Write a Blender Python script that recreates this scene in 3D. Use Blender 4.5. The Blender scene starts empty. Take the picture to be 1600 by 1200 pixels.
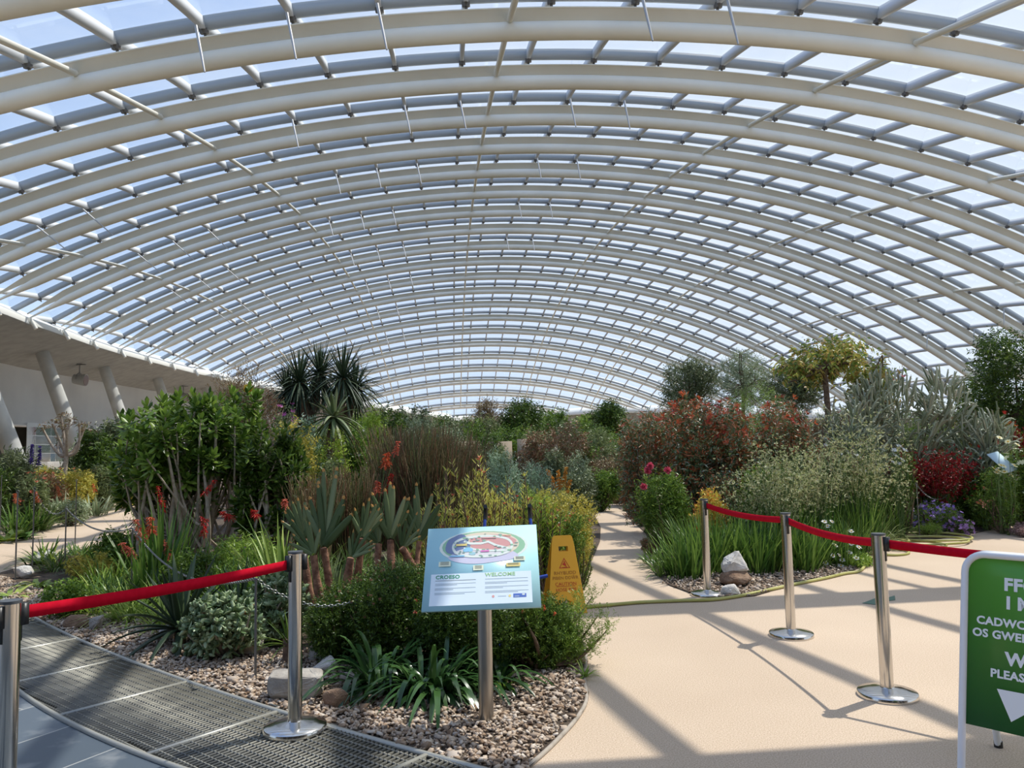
import bpy, bmesh, math
import numpy as np
from mathutils import Vector, Matrix
C = bpy.context.collection
PI = math.pi
# ------------------------------------------------------------ camera, world, sun, exposure
EYE = 1.548
FPX, PITCH, ROLL = 1200.0, 0.081, 0.021
cd = bpy.data.cameras.new('camera'); cam = bpy.data.objects.new('camera', cd); C.objects.link(cam)
cd.sensor_width = 36.0; cd.lens = 36.0 * FPX / 1600.0; cd.clip_end = 600; cd.clip_start = 0.05
cam.location = (0, 0, EYE)
cam.matrix_world = Matrix.Translation((0, 0, EYE)) @ Matrix.Rotation(PI/2 + PITCH, 4, 'X') @ Matrix.Rotation(-ROLL, 4, 'Z')
bpy.context.scene.camera = cam
sc = bpy.context.scene
sc.view_settings.view_transform = 'Standard'; sc.view_settings.look = 'None'
sc.view_settings.gamma = 1; sc.view_settings.use_curve_mapping = False
sc.view_settings.exposure = 0.0
SUN = Vector((0.46, 0.298, 0.93)).normalized()
sd = bpy.data.lights.new('sun', 'SUN'); sd.energy = 4.5; sd.angle = math.radians(0.53); sd.color = (1.0, 0.95, 0.87)
so = bpy.data.objects.new('sun', sd); C.objects.link(so)
so.rotation_euler = SUN.to_track_quat('Z', 'Y').to_euler(); so.location = (10, 10, 40)
w = bpy.data.worlds.new('sky'); sc.world = w; w.use_nodes = True
nt = w.node_tree; nt.nodes.clear()
def nn(nt, t, **k):
    n = nt.nodes.new(t)
    for a, b in k.items(): setattr(n, a, b)
    return n
tc = nn(nt, 'ShaderNodeTexCoord'); sx = nn(nt, 'ShaderNodeSeparateXYZ'); nt.links.new(tc.outputs['Generated'], sx.inputs[0])
ramp = nn(nt, 'ShaderNodeValToRGB'); nt.links.new(sx.outputs['Z'], ramp.inputs[0])
ramp.color_ramp.elements[0].position = 0.0; ramp.color_ramp.elements[0].color = (0.60, 0.76, 0.98, 1)
ramp.color_ramp.elements[1].position = 0.75; ramp.color_ramp.elements[1].color = (0.27, 0.44, 0.86, 1)
mp = nn(nt, 'ShaderNodeMapping'); mp.inputs['Scale'].default_value = (1, 1, 2.6); nt.links.new(tc.outputs['Generated'], mp.inputs[0])
noi = nn(nt, 'ShaderNodeTexNoise'); noi.inputs['Scale'].default_value = 2.3; noi.inputs['Detail'].default_value = 7; noi.inputs['Roughness'].default_value = 0.6
nt.links.new(mp.outputs[0], noi.inputs['Vector'])
dot = nn(nt, 'ShaderNodeVectorMath', operation='DOT_PRODUCT'); nt.links.new(tc.outputs['Generated'], dot.inputs[0])
dot.inputs[1].default_value = (0.80, 0.35, 0.48)
m1 = nn(nt, 'ShaderNodeMath', operation='MULTIPLY_ADD'); nt.links.new(dot.outputs['Value'], m1.inputs[0]); m1.inputs[1].default_value = 0.6
nt.links.new(noi.outputs['Fac'], m1.inputs[2])
r2 = nn(nt, 'ShaderNodeValToRGB'); nt.links.new(m1.outputs[0], r2.inputs[0])
r2.color_ramp.elements[0].position = 0.45; r2.color_ramp.elements[0].color = (0, 0, 0, 1)
r2.color_ramp.elements[1].position = 1.0; r2.color_ramp.elements[1].color = (0.88, 0.88, 0.88, 1)
mx = nn(nt, 'ShaderNodeMixRGB'); nt.links.new(r2.outputs[0], mx.inputs[0]); nt.links.new(ramp.outputs[0], mx.inputs[1]); mx.inputs[2].default_value = (0.84, 0.91, 1.0, 1)
bg = nn(nt, 'ShaderNodeBackground'); bg.inputs['Strength'].default_value = 1.15
nt.links.new(mx.outputs[0], bg.inputs['Color'])
wo = nn(nt, 'ShaderNodeOutputWorld'); nt.links.new(bg.outputs[0], wo.inputs[0])

# ------------------------------------------------------------ where things stand (survey of the photograph)
def ray(px, py):
    U, V = px - 800, 600 - py
    u = U*math.cos(ROLL) + V*math.sin(ROLL); v = -U*math.sin(ROLL) + V*math.cos(ROLL)
    return np.array([u/FPX, math.cos(PITCH) - v/FPX*math.sin(PITCH), math.sin(PITCH) + v/FPX*math.cos(PITCH)])
def gp(px, py, z=0.0):
    d = ray(px, py); s = (z - EYE)/d[2]
    return np.array([d[0]*s, d[1]*s, z])
def dp(px, py, Y):
    d = ray(px, py); s = Y/d[1]
    return np.array([d[0]*s, Y, EYE + d[2]*s])

# ------------------------------------------------------------ materials
MATS = {}
def mat(name, col, rough=0.6, metal=0.0, spec=0.5, alpha=None):
    if name in MATS: return MATS[name]
    m = bpy.data.materials.new(name); m.use_nodes = True
    b = m.node_tree.nodes['Principled BSDF']
    b.inputs['Base Color'].default_value = (*col, 1); b.inputs['Roughness'].default_value = rough
    b.inputs['Metallic'].default_value = metal; b.inputs['Specular IOR Level'].default_value = spec
    MATS[name] = m; return m
def noisy(name, c1, c2, scale=5, rough=0.7, bump=0.0, detail=6, metal=0, spec=0.4, bscale=None, ramp=(0.35, 0.65)):
    m = mat(name, c1, rough, metal, spec); nt = m.node_tree; b = nt.nodes['Principled BSDF']
    tc = nn(nt, 'ShaderNodeTexCoord'); no = nn(nt, 'ShaderNodeTexNoise'); no.inputs['Scale'].default_value = scale; no.inputs['Detail'].default_value = detail
    nt.links.new(tc.outputs['Object'], no.inputs['Vector'])
    r = nn(nt, 'ShaderNodeValToRGB'); r.color_ramp.elements[0].position = ramp[0]; r.color_ramp.elements[1].position = ramp[1]
    r.color_ramp.elements[0].color = (*c1, 1); r.color_ramp.elements[1].color = (*c2, 1)
    nt.links.new(no.outputs['Fac'], r.inputs[0]); nt.links.new(r.outputs[0], b.inputs['Base Color'])
    if bump:
        n2 = nn(nt, 'ShaderNodeTexNoise'); n2.inputs['Scale'].default_value = bscale or scale*4; n2.inputs['Detail'].default_value = 5
        nt.links.new(tc.outputs['Object'], n2.inputs['Vector'])
        bu = nn(nt, 'ShaderNodeBump'); bu.inputs['Strength'].default_value = bump; bu.inputs['Distance'].default_value = 0.02
        nt.links.new(n2.outputs['Fac'], bu.inputs['Height']); nt.links.new(bu.outputs[0], b.inputs['Normal'])
    return m
LEAF = 1.7
def leafmat(name, cols, rough=0.42, trans=0.3, spec=0.3):
    """every leaf takes its own colour out of the range given"""
    if name in MATS: return MATS[name]
    if name.startswith('lf_'): cols = [tuple(min(.8, c*LEAF) for c in q) for q in cols]
    m = bpy.data.materials.new(name); m.use_nodes = True; nt = m.node_tree
    b = nt.nodes['Principled BSDF']; out = nt.nodes['Material Output']
    g = nn(nt, 'ShaderNodeNewGeometry'); r = nn(nt, 'ShaderNodeValToRGB')
    els = r.color_ramp.elements
    n = len(cols)
    els[0].position = 0; els[0].color = (*cols[0], 1); els[1].position = 1; els[1].color = (*cols[-1], 1)
    for i in range(1, n-1):
        e = els.new(i/(n-1)); e.color = (*cols[i], 1)
    nt.links.new(g.outputs['Random Per Island'], r.inputs[0]); nt.links.new(r.outputs[0], b.inputs['Base Color'])
    b.inputs['Roughness'].default_value = rough; b.inputs['Specular IOR Level'].default_value = spec
    if trans:
        t = nn(nt, 'ShaderNodeBsdfTranslucent'); nt.links.new(r.outputs[0], t.inputs['Color'])
        mxs = nn(nt, 'ShaderNodeMixShader'); mxs.inputs[0].default_value = trans
        nt.links.new(b.outputs[0], mxs.inputs[1]); nt.links.new(t.outputs[0], mxs.inputs[2]); nt.links.new(mxs.outputs[0], out.inputs[0])
    MATS[name] = m; return m

# ------------------------------------------------------------ objects
def tagp(o, label=None, cat=None, group=None, kind=None):
    if label: o['label'] = label
    if cat: o['category'] = cat
    if group: o['group'] = group
    if kind: o['kind'] = kind
    return o
def thing(name, loc, label, cat, group=None, rz=0.0):
    o = bpy.data.objects.new(name, None); C.objects.link(o); o.location = tuple(float(v) for v in loc); o.rotation_euler = (0, 0, rz)
    o.empty_display_size = 0.1
    return tagp(o, label, cat, group)
def link(name, me, m, parent=None):
    o = bpy.data.objects.new(name, me); C.objects.link(o)
    if m is not None:
        for q in (m if isinstance(m, (list, tuple)) else [m]): me.materials.append(q)
    if parent is not None: o.parent = parent
    return o
class G:
    """collects vertices and quads (numpy), built as ONE mesh"""
    def __init__(s): s.V = []; s.F = []; s.n = 0
    def add(s, V, F):
        V = np.asarray(V, float).reshape(-1, 3); F = np.asarray(F, np.int64).reshape(-1, 4)
        s.V.append(V); s.F.append(F + s.n); s.n += len(V)
    def build(s, name, m, parent=None, smooth=False):
        me = bpy.data.meshes.new(name)
        V = np.concatenate(s.V); F = np.concatenate(s.F)
        me.vertices.add(len(V)); me.vertices.foreach_set('co', V.astype(np.float32).ravel())
        tri = F[:, 3] < 0
        lens = np.where(tri, 3, 4); st = np.concatenate([[0], np.cumsum(lens)[:-1]])
        idx = F.ravel(); idx = idx[np.repeat(~tri, 4) | np.tile([True, True, True, False], len(F))] if tri.any() else idx
        me.loops.add(int(lens.sum())); me.loops.foreach_set('vertex_index', idx.astype(np.int32))
        me.polygons.add(len(F)); me.polygons.foreach_set('loop_start', st.astype(np.int32))
        if smooth: me.polygons.foreach_set('use_smooth', np.ones(len(F), bool))
        me.update(calc_edges=True); me.validate()
        return link(name, me, m, parent)
def unit(a): return a / np.maximum(np.linalg.norm(a, axis=-1, keepdims=True), 1e-9)
def gtube(g, P, R, k=6, flat=1.0, side=None, closed=False):
    """P [N,m,3] paths, R [N,m] radii; flat squeezes the section across 'side'"""
    P = np.asarray(P, float); 
    if P.ndim == 2: P = P[None]
    R = np.broadcast_to(np.asarray(R, float), P.shape[:2])
    N, m, _ = P.shape
    T = np.empty_like(P); T[:, 1:-1] = P[:, 2:] - P[:, :-2]; T[:, 0] = P[:, 1]-P[:, 0]; T[:, -1] = P[:, -1]-P[:, -2]
    if closed: T[:, 0] = T[:, -1] = P[:, 1]-P[:, -2]
    T = unit(T)
    if side is None:
        ref = np.where(np.abs(T[:, :1, 2:3]) > 0.9, np.array([1., 0, 0]), np.array([0, 0, 1.]))
        ref = np.broadcast_to(ref, P.shape)
        if m > 2 and np.abs(T[..., 2]).max() > 0.9: ref = np.broadcast_to(np.array([0.31, 0.93, 0.17]), P.shape)
    else: ref = np.cross(T, np.broadcast_to(np.asarray(side)[:, None] if np.ndim(side) == 2 else side, P.shape))
    S = unit(np.cross(T, ref)); B = np.cross(S, T)
    a = np.arange(k)*2*PI/k
    V = P[:, :, None] + R[:, :, None, None]*(np.cos(a)[None, None, :, None]*S[:, :, None] + flat*np.sin(a)[None, None, :, None]*B[:, :, None])
    i = np.arange(N)[:, None, None]*m*k; j = np.arange(m-1)[None, :, None]*k; q = np.arange(k)[None, None, :]; q2 = (q+1) % k
    F = np.stack([i+j+q, i+j+q2, i+j+k+q2, i+j+k+q], -1).reshape(-1, 4)
    g.add(V, F)
    if not closed and k >= 3:
        # end caps (fan of quads/tris around a centre vertex)
        for e in (0, m-1):
            base = V[:, e]; c = P[:, e][:, None]
            VV = np.concatenate([base, c], 1)
            ii = np.arange(N)[:, None]*(k+1); qq = np.arange(k)[None]; q3 = (qq+1) % k
            if e: FF = np.stack([ii+qq, ii+q3, ii+k+0*qq, -1-10**9+0*ii+0*qq], -1)
            else: FF = np.stack([ii+q3, ii+qq, ii+k+0*qq, -1-10**9+0*ii+0*qq], -1)
            g.add(VV, FF)
def gbox(g, c, s, R=None):
    x, y, z = np.array(s)/2.0
    V = np.array([(-x,-y,-z),(x,-y,-z),(x,y,-z),(-x,y,-z),(-x,-y,z),(x,-y,z),(x,y,z),(-x,y,z)])
    if R is not None: V = V @ np.asarray(R).T
    V = V + np.asarray(c, float)
    g.add(V, [(0,3,2,1),(4,5,6,7),(0,1,5,4),(1,2,6,5),(2,3,7,6),(3,0,4,7)])
def gstrip(g, base, d, L, W, n=3, droop=0.3, prof=None, side=None, cup=0.0, rng=None):
    """N leaves: flat strips along a drooping spine"""
    N = len(base); t = np.linspace(0, 1, n+1)
    L = np.broadcast_to(L, N)[:, None]; W = np.broadcast_to(W, N)[:, None]; droop = np.broadcast_to(droop, N)[:, None]
    d = unit(d)
    if side is None:
        rv = rng.normal(size=(N, 3)); side = unit(np.cross(d, rv))
    elif isinstance(side, str): side = unit(np.cross(d, np.array([0, 0, 1.])) + 1e-6)
    P = base[:, None] + d[:, None]*(L*t)[..., None]
    P[..., 2] -= droop*L*t**2
    if prof is None: pr = np.sin(PI*np.clip(t*0.88+0.1, 0, 1))
    else: pr = np.interp(t, np.linspace(0, 1, len(prof)), prof)
    w = (W*pr)[..., None]*side[:, None]*0.5
    if cup:
        nrm = np.cross(side, d)[:, None]*(W*pr)[..., None]*cup
        V = np.stack([P-w+nrm, P, P+w+nrm], 2); k = 3
    else: V = np.stack([P-w, P+w], 2); k = 2
    i = np.arange(N)[:, None, None]*(n+1)*k; j = np.arange(n)[None, :, None]*k; q = np.arange(k-1)[None, None, :]
    F = np.stack([i+j+q, i+j+q+1, i+j+k+q+1, i+j+k+q], -1).reshape(-1, 4)
    g.add(V, F)
def poly_obj(name, pts, z, m, kind='structure', parent=None, thick=0.0):
    bm = bmesh.new(); vs = [bm.verts.new((float(p[0]), float(p[1]), z)) for p in pts]
    f = bm.faces.new(vs)
    if f.normal.z < 0: f.normal_flip()
    bmesh.ops.triangulate(bm, faces=bm.faces[:])
    if thick:
        r = bmesh.ops.extrude_face_region(bm, geom=bm.faces[:])
        bmesh.ops.translate(bm, verts=[v for v in r['geom'] if isinstance(v, bmesh.types.BMVert)], vec=(0, 0, -thick))
        bmesh.ops.recalc_face_normals(bm, faces=bm.faces[:])
    me = bpy.data.meshes.new(name); bm.to_mesh(me); bm.free()
    o = link(name, me, m, parent)
    if kind: o['kind'] = kind
    return o
def inpoly(P, poly):
    x, y = P[:, 0], P[:, 1]; c = np.zeros(len(P), bool); n = len(poly)
    for i in range(n):
        x1, y1 = poly[i][:2]; x2, y2 = poly[(i+1) % n][:2]
        if y1 == y2: continue
        k = ((y1 > y) != (y2 > y)) & (x < (x2-x1)*(y-y1)/(y2-y1)+x1); c ^= k
    return c
# ============================================================ the roof: a toroid of white tubular arches under glass
d0, HC, XC, RR, CV, YC, YAW = 13.287, 12.607, 3.645, 47.03, 0.0067655, 50.38, 0.07986
RL = 1/CV; SP = 4.2
def rp(k, a, dr=0.0):
    k = np.asarray(k, float); a = np.asarray(a, float)
    th = (d0+k*SP-YC)/RL; rr = RR+dr; rho = RL-RR+rr*np.cos(a)
    X = XC+rr*np.sin(a); Y = YC+rho*np.sin(th); Z = HC-RL+rho*np.cos(th)+EYE
    return np.stack([X*math.cos(YAW)-Y*math.sin(YAW), X*math.sin(YAW)+Y*math.cos(YAW), Z+0*X], -1)
KL = dict(zip(range(-4, 22), [-.02,-.12,-.26,-.33,-.38,-.41,-.435,-.455,-.472,-.49,-.503,-.513,-.518,-.518,-.515,-.508,-.495,-.483,-.46,-.432,-.399,-.359,-.312,-.25,-.17,-.06]))
kk = np.arange(-4, 22)
AL = np.array([KL[int(k)] for k in kk])
AR = np.array([0.17,.31,.42,.50,.555,.60,.63,.65,.665,.675,.68,.685,.69,.69,.685,.675,.66,.64,.61,.575,.53,.475,.405,.325,.225,.09])
al = lambda k: np.interp(k, kk, AL); ar = lambda k: np.interp(k, kk, AR)
white = noisy('arch_paint', (0.73,0.715,0.64), (0.80,0.79,0.72), scale=0.7, rough=0.5, detail=8)
bar_m = mat('glazing_bar_paint', (0.33,0.36,0.39), 0.45)
barw = mat('white_bar_paint', (0.56,0.57,0.58), 0.5)
dark_node = mat('node_bracket', (0.12,0.11,0.10), 0.6, 0.3)
steel = mat('steel_rod', (0.42,0.43,0.44), 0.5, 0.3)
roof = bpy.data.objects.new('ceiling', None); C.objects.link(roof); roof['kind'] = 'structure'
def section_sweep(g, P, T, prof_pts):
    """sweep a section (list of (along radial, across)) over path P [m,3]; N = radial out, S = across"""
    m = len(P); T = unit(T)
    k = prof_pts.shape[-2]
    V = P[:, None] + prof_pts
    j = np.arange(m-1)[:, None]*k; q = np.arange(k)[None]; q2 = (q+1) % k
    g.add(V, np.stack([j+q, j+q2, j+k+q2, j+k+q], -1).reshape(-1, 4))
def frame_at(k, a):
    P = rp(k, a); N = unit(rp(k, a, 1.0)-P); T = unit(rp(k, a+1e-4)-rp(k, a-1e-4)); S = np.cross(N, T)
    return P, N, T, S
for k in kk:
    g = G(); A = np.linspace(al(k), ar(k), 90); L = (A-A[0])*RR; L2 = (A[-1]-A)*RR
    tp = np.clip(np.minimum(L, L2)/1.9, 0.16, 1)[:, None, None]
    P, N, T, S = frame_at(k, A)
    c = P - 0.19*N
    t = np.arange(12)*2*PI/12
    ring = (0.175*tp)*(np.cos(t)[None, :, None]*N[:, None]+np.sin(t)[None, :, None]*S[:, None])
    section_sweep(g, c, T, ring)
    rect = [(-0.06, -0.085), (0.18, -0.085), (0.18, -0.12), (0.205, -0.12), (0.205, 0.12), (0.18, 0.12), (0.18, 0.085), (-0.06, 0.085)]
    pr = np.stack([tp[:, 0]*(r*N) + tp[:, 0]*(s*S) for r, s in rect], 1)
    section_sweep(g, P, T, pr)
    for e in (0, -1): gtube(g, np.stack([c[e], c[e]-0.55*N[e]])[None], [[0.07, 0.09]], 8)
    g.build('roof_arch', white, roof, smooth=False)
    sm = C.objects[-1] if False else None
# struts between the arches, hangers and posts
PH = [0.1163+0.1685*m for m in range(-4, 4)]
strut_n = 0; gs = G()
for ph in PH:
    for k in kk[:-1]:
        if al(k)+.01 < ph < ar(k)-.01 and al(k+1)+.01 < ph < ar(k+1)-.01:
            a_, b_ = rp(k, ph), rp(k+1, ph); q = np.linspace(0, 1, 2)[:, None]
            strut_n += 1
            g = gs if strut_n > 96 else G()
            gtube(g, (a_*(1-q)+b_*q)[None], [[0.062, 0.062]], 8)
            if g is not gs: g.build('strut', white, roof, smooth=True)
if strut_n > 96: gs.build('struts', white, roof, smooth=True)['kind'] = 'stuff'
NP = [0.0995+0.034*0.991*n for n in range(-19, 18)]
DG = 0.58
gpst = G(); gl = G(); gnode = G()
for ph in NP:
    ks = [k for k in kk if al(k)-.02 < ph < ar(k)+.02]
    if len(ks) < 2: continue
    k0, k1 = ks[0]-.7, ks[-1]+.7
    K = np.linspace(k0, k1, int((k1-k0)*2)+2)
    P = rp(K, ph+0*K, DG); N = unit(rp(K, ph+0*K, DG+1)-P); T = unit(np.gradient(P, axis=0)); S = np.cross(T, N)
    g = G(); rect = [(-0.23, -0.045), (0, -0.045), (0, 0.045), (-0.23, 0.045)]
    section_sweep(g, P, T, np.stack([r*N+s*S for r, s in rect], 1)); g.build('glazing_bar', barw, roof)
    for k in ks:
        a_, b_ = rp(k, ph, 0.2), rp(k, ph, DG-.24)
        gtube(gpst, np.stack([a_, b_])[None], [[0.03, 0.03]], 5)
        gtube(gnode, np.stack([rp(k, ph, DG-.30), rp(k, ph, DG-.22)])[None], [[0.085, 0.085]], 6)
gpst.build('posts', dark_node, roof)['kind'] = 'stuff'
gnode.build('node_brackets', dark_node, roof)['kind'] = 'stuff'
for k in kk:
    A = np.linspace(al(k)-.015, ar(k)+.015, 70)
    P = rp(k, A, DG); _, N, T, S = frame_at(k, A)
    g = G(); rect = [(-0.25, -0.035), (0.0, -0.035), (0.0, 0.035), (-0.25, 0.035)]
    section_sweep(g, P, T, np.stack([r*N+s*S for r, s in rect], 1)); g.build('transverse_bar', bar_m, roof)
# one skin of panes
g = G(); K = np.linspace(-4.6, 21.6, 106); M = 60
PP = np.stack([rp(k, np.linspace(al(k)-.02, ar(k)+.02, M), DG+.02) for k in K])
i = np.arange(len(K)-1)[:, None]*M; j = np.arange(M-1)[None]
g.add(PP, np.stack([i+j, i+j+1, i+j+M+1, i+j+M], -1).reshape(-1, 4))
gm = bpy.data.materials.new('roof_glass'); gm.use_nodes = True; nt = gm.node_tree; nt.nodes.clear()
tr = nn(nt, 'ShaderNodeBsdfTransparent'); tr.inputs[0].default_value = (0.95, 0.97, 0.98, 1)
gy = nn(nt, 'ShaderNodeBsdfGlossy'); gy.inputs['Roughness'].default_value = 0.02; gy.inputs['Color'].default_value = (0.9, 0.95, 1, 1)
lw = nn(nt, 'ShaderNodeLayerWeight'); lw.inputs[0].default_value = 0.5; fr = nn(nt, 'ShaderNodeMath', operation='POWER'); fr.inputs[1].default_value = 5.0; nt.links.new(lw.outputs['Facing'], fr.inputs[0])
ms = nn(nt, 'ShaderNodeMixShader'); mo = nn(nt, 'ShaderNodeOutputMaterial')
f2 = nn(nt, 'ShaderNodeMath', operation='MULTIPLY_ADD'); f2.inputs[1].default_value = 0.5; f2.inputs[2].default_value = 0.03; nt.links.new(fr.outputs[0], f2.inputs[0]); nt.links.new(f2.outputs[0], ms.inputs[0]); nt.links.new(tr.outputs[0], ms.inputs[1]); nt.links.new(gy.outputs[0], ms.inputs[2]); nt.links.new(ms.outputs[0], mo.inputs[0])
g.build('glass', gm, roof, smooth=True)
# vent actuator rods: thin steel rods hanging over the arches in rows of three
rods = [(0, [-.16, -.125, -.09, .0, .035]), (2, [-.155, -.115, -.07, .0, .04]), (4, [-.165, -.13, -.095, 0.0, .035]), (6, [-.2, -.165, -.13, 0, .04]),
        (8, [-.2, -.165, -.13, .0, .035]), (3, [-.37, -.335]), (5, [-.38, -.345, -.31]), (7, [-.4, -.365, -.33]), (9, [-.4, -.365, -.33]), (11, [-.4, -.365]), (13, [-.38, -.35]),
        (10, [-.2, -.165, -.13]), (12, [-.2, -.165]), (14, [-.2, -.165]), (16, [-.17, -.14]), (6, [.53]), (7, [.53]), (5, [.5]), (8, [.5])]
for k, L in rods:
    for ph in L:
        ph = min(NP, key=lambda q: abs(q-ph))
        if not (al(k)+.02 < ph < ar(k)): continue
        a_ = rp(k-.12, ph, DG-.3); b_ = rp(k-.24, ph+.002, -0.62)
        if ph < -.3: b_ = rp(k-.1, ph+.012, -0.8)
        g = G(); gtube(g, np.stack([a_, a_*.35+b_*.65, b_])[None], [[0.03, 0.024, 0.016]], 6); g.build('actuator_rod', steel, roof, smooth=True)
# ============================================================ ring beam, soffit, raking columns and wall
conc = noisy('pale_concrete', (0.42,0.42,0.40), (0.55,0.55,0.52), scale=1.3, rough=0.85, bump=0.1)
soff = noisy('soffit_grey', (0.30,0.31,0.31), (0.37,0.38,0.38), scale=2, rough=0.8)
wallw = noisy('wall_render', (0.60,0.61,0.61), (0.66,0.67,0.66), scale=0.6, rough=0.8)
RK = np.linspace(-2, 21, 110)
rl_ = rp(RK, al(RK)-.004); rr3 = rp(RK[::-1], ar(RK[::-1])+.004)
tq = np.linspace(0, 1, 14)[1:-1, None]; ctl = (rl_[-1]+rr3[0])/2+np.array([0, 1.6, -.4]); far = (1-tq)**2*rl_[-1]+2*tq*(1-tq)*ctl+tq**2*rr3[0]
full = np.concatenate([rl_, far, rr3]); nL = len(rl_)+12
tg = unit(np.gradient(full, axis=0)*np.array([1, 1, 0])); nrm_out = np.stack([-tg[:, 1], tg[:, 0], 0*tg[:, 0]], -1)
rg = full
def off(w, z): 
    q = rg + nrm_out*w; q[:, 2] = rg[:, 2] + z; return q[:LIM[0]]
LIM = [None]
def sheet(name, rows, m, kind='structure'):
    g = G(); R = np.stack(rows, 1); n = R.shape[1]; i = np.arange(len(R)-1)[:, None]*n; j = np.arange(n-1)[None]
    g.add(R, np.stack([i+j, i+j+1, i+j+n+1, i+j+n], -1).reshape(-1, 4)); o = g.build(name, m); o['kind'] = kind; return o
curb_m = mat('gutter_white', (0.74,0.74,0.70), 0.5)
sheet('trim_1', [off(-.28, -.36), off(-.28, -.12), off(0.9, .55), off(1.3, .5), off(1.3, -.5)], curb_m)       # white gutter and curb under the panes
LIM[0] = nL
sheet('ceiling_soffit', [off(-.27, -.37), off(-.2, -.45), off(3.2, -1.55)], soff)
wtop = off(3.2, -1.55); wl = off(3.2, 0); wl[:, 2] = 3.25; wb = off(3.2, 0); wb[:, 2] = 0
led = off(3.05, 0); led[:, 2] = 3.25; led2 = led.copy(); led2[:, 2] = 3.12; led3 = wl.copy(); led3[:, 2] = 3.12

sheet('wall_left', [wtop, wl, led, led2, led3], wallw)
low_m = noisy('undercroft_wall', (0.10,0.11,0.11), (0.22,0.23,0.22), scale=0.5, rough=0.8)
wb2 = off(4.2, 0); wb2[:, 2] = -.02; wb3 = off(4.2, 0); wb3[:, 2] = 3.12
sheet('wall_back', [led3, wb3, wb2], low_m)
sheet('wall_right', [(rg+nrm_out*.1-np.array([0, 0, .3]))[nL-12:], ((rg+nrm_out*.1)*np.array([1, 1, 0]))[nL-12:]], noisy('terrace_concrete', (0.30,0.28,0.25), (0.42,0.40,0.36), scale=1.0, rough=.9))
rgf = lambda k: rp(k, al(k)-.004, 0.0)
def rnorm(k):
    t = rgf(k+.1)-rgf(k-.1); t[2] = 0; t = unit(t); n = np.array([-t[1], t[0], 0]); return (n if n[0] < 0 else -n), t
for n_, k in enumerate(np.arange(0.65, 20, 1.95)):
    P = rgf(k); n, t = rnorm(k)
    top = P+n*1.5; top[2] = P[2]-.95; bot = P-n*1.0+0*t; bot[2] = 0
    g = G(); q = np.linspace(0, 1, 7)[:, None]; pp = top*(1-q)+bot*q; pp[:, 2] = np.linspace(top[2]+.12, -0.02, 7)
    gtube(g, pp[None], [[.32,.33,.345,.36,.37,.375,.38]], 28)
    o = g.build('pillar_%d' % (n_+1), conc, smooth=True); o['kind'] = 'structure'
# panel of coloured glass squares on the wall
col = dict(red=(.62,.05,.10), green=(.02,.26,.12), teal=(.05,.42,.34), blue=(.10,.28,.62), sky=(.42,.66,.85), pale=(.62,.78,.82), white=(.8,.84,.86))
P = rgf(5.55); n, t = rnorm(5.55)
def wallpt(px, py, w=3.0, k0=2.0, k1=9.0):
    best = None
    for k in np.linspace(k0, k1, 281):
        Q = rgf(k)+rnorm(k)[0]*w
        d = ray(px, py); X = d[0]/d[1]*Q[1]
        e = abs(X-Q[0])
        if best is None or e < best[0]: best = (e, Q, k)
    Q = best[1].copy(); d = ray(px, py); Q[2] = EYE + d[2]*Q[1]/d[1]; return Q, best[2]
A0, ka = wallpt(44, 666); A1, kb = wallpt(112, 666); zt = A0[2]; zb = zt-1.95
pan = thing('glass_panel', (A0[0], A0[1], 0), 'panel of red, green, teal and pale blue glass squares under the white wall', 'panel')
L = np.linalg.norm((A1-A0)[:2]); ux = unit((A1-A0)*np.array([1, 1, 0])); uy = np.array([-ux[1], ux[0], 0]); uy = uy if uy[1] < 0 else -uy
def pl(x0, x1, z0, z1, d):
    g = G(); g.add([ux*x0+uy*d+[0,0,z0], ux*x1+uy*d+[0,0,z0], ux*x1+uy*d+[0,0,z1], ux*x0+uy*d+[0,0,z1],
                    ux*x0+[0,0,z0], ux*x1+[0,0,z0], ux*x1+[0,0,z1], ux*x0+[0,0,z1]], [(0,1,2,3),(4,7,6,5),(0,4,5,1),(1,5,6,2),(2,6,7,3),(3,7,4,0)]); return g
pl(-.1, L+.1, 0.02, zt+.2, .04).build('backing', mat('panel_white', col['white'], .35), pan)
cols = [['red','green','green','pale','teal','sky'],['white','pale','pale','teal','blue','sky'],['green','green','sky','blue','white','sky'],['white','white','sky','pale','blue','teal']]
xs = np.array([0, .16, .5, .62, .78, .9, 1.0])*L
for r in range(4):
    for c_ in range(6):
        h = (zt-zb)/4
        pl(xs[c_]+.02, xs[c_+1]-.02, zt-(r+1)*h+.02, zt-r*h-.02, .055).build('square', mat('panel_'+cols[r][c_], tuple(v*.8 for v in col[cols[r][c_]]), .75, 0, .15), pan)
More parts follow.
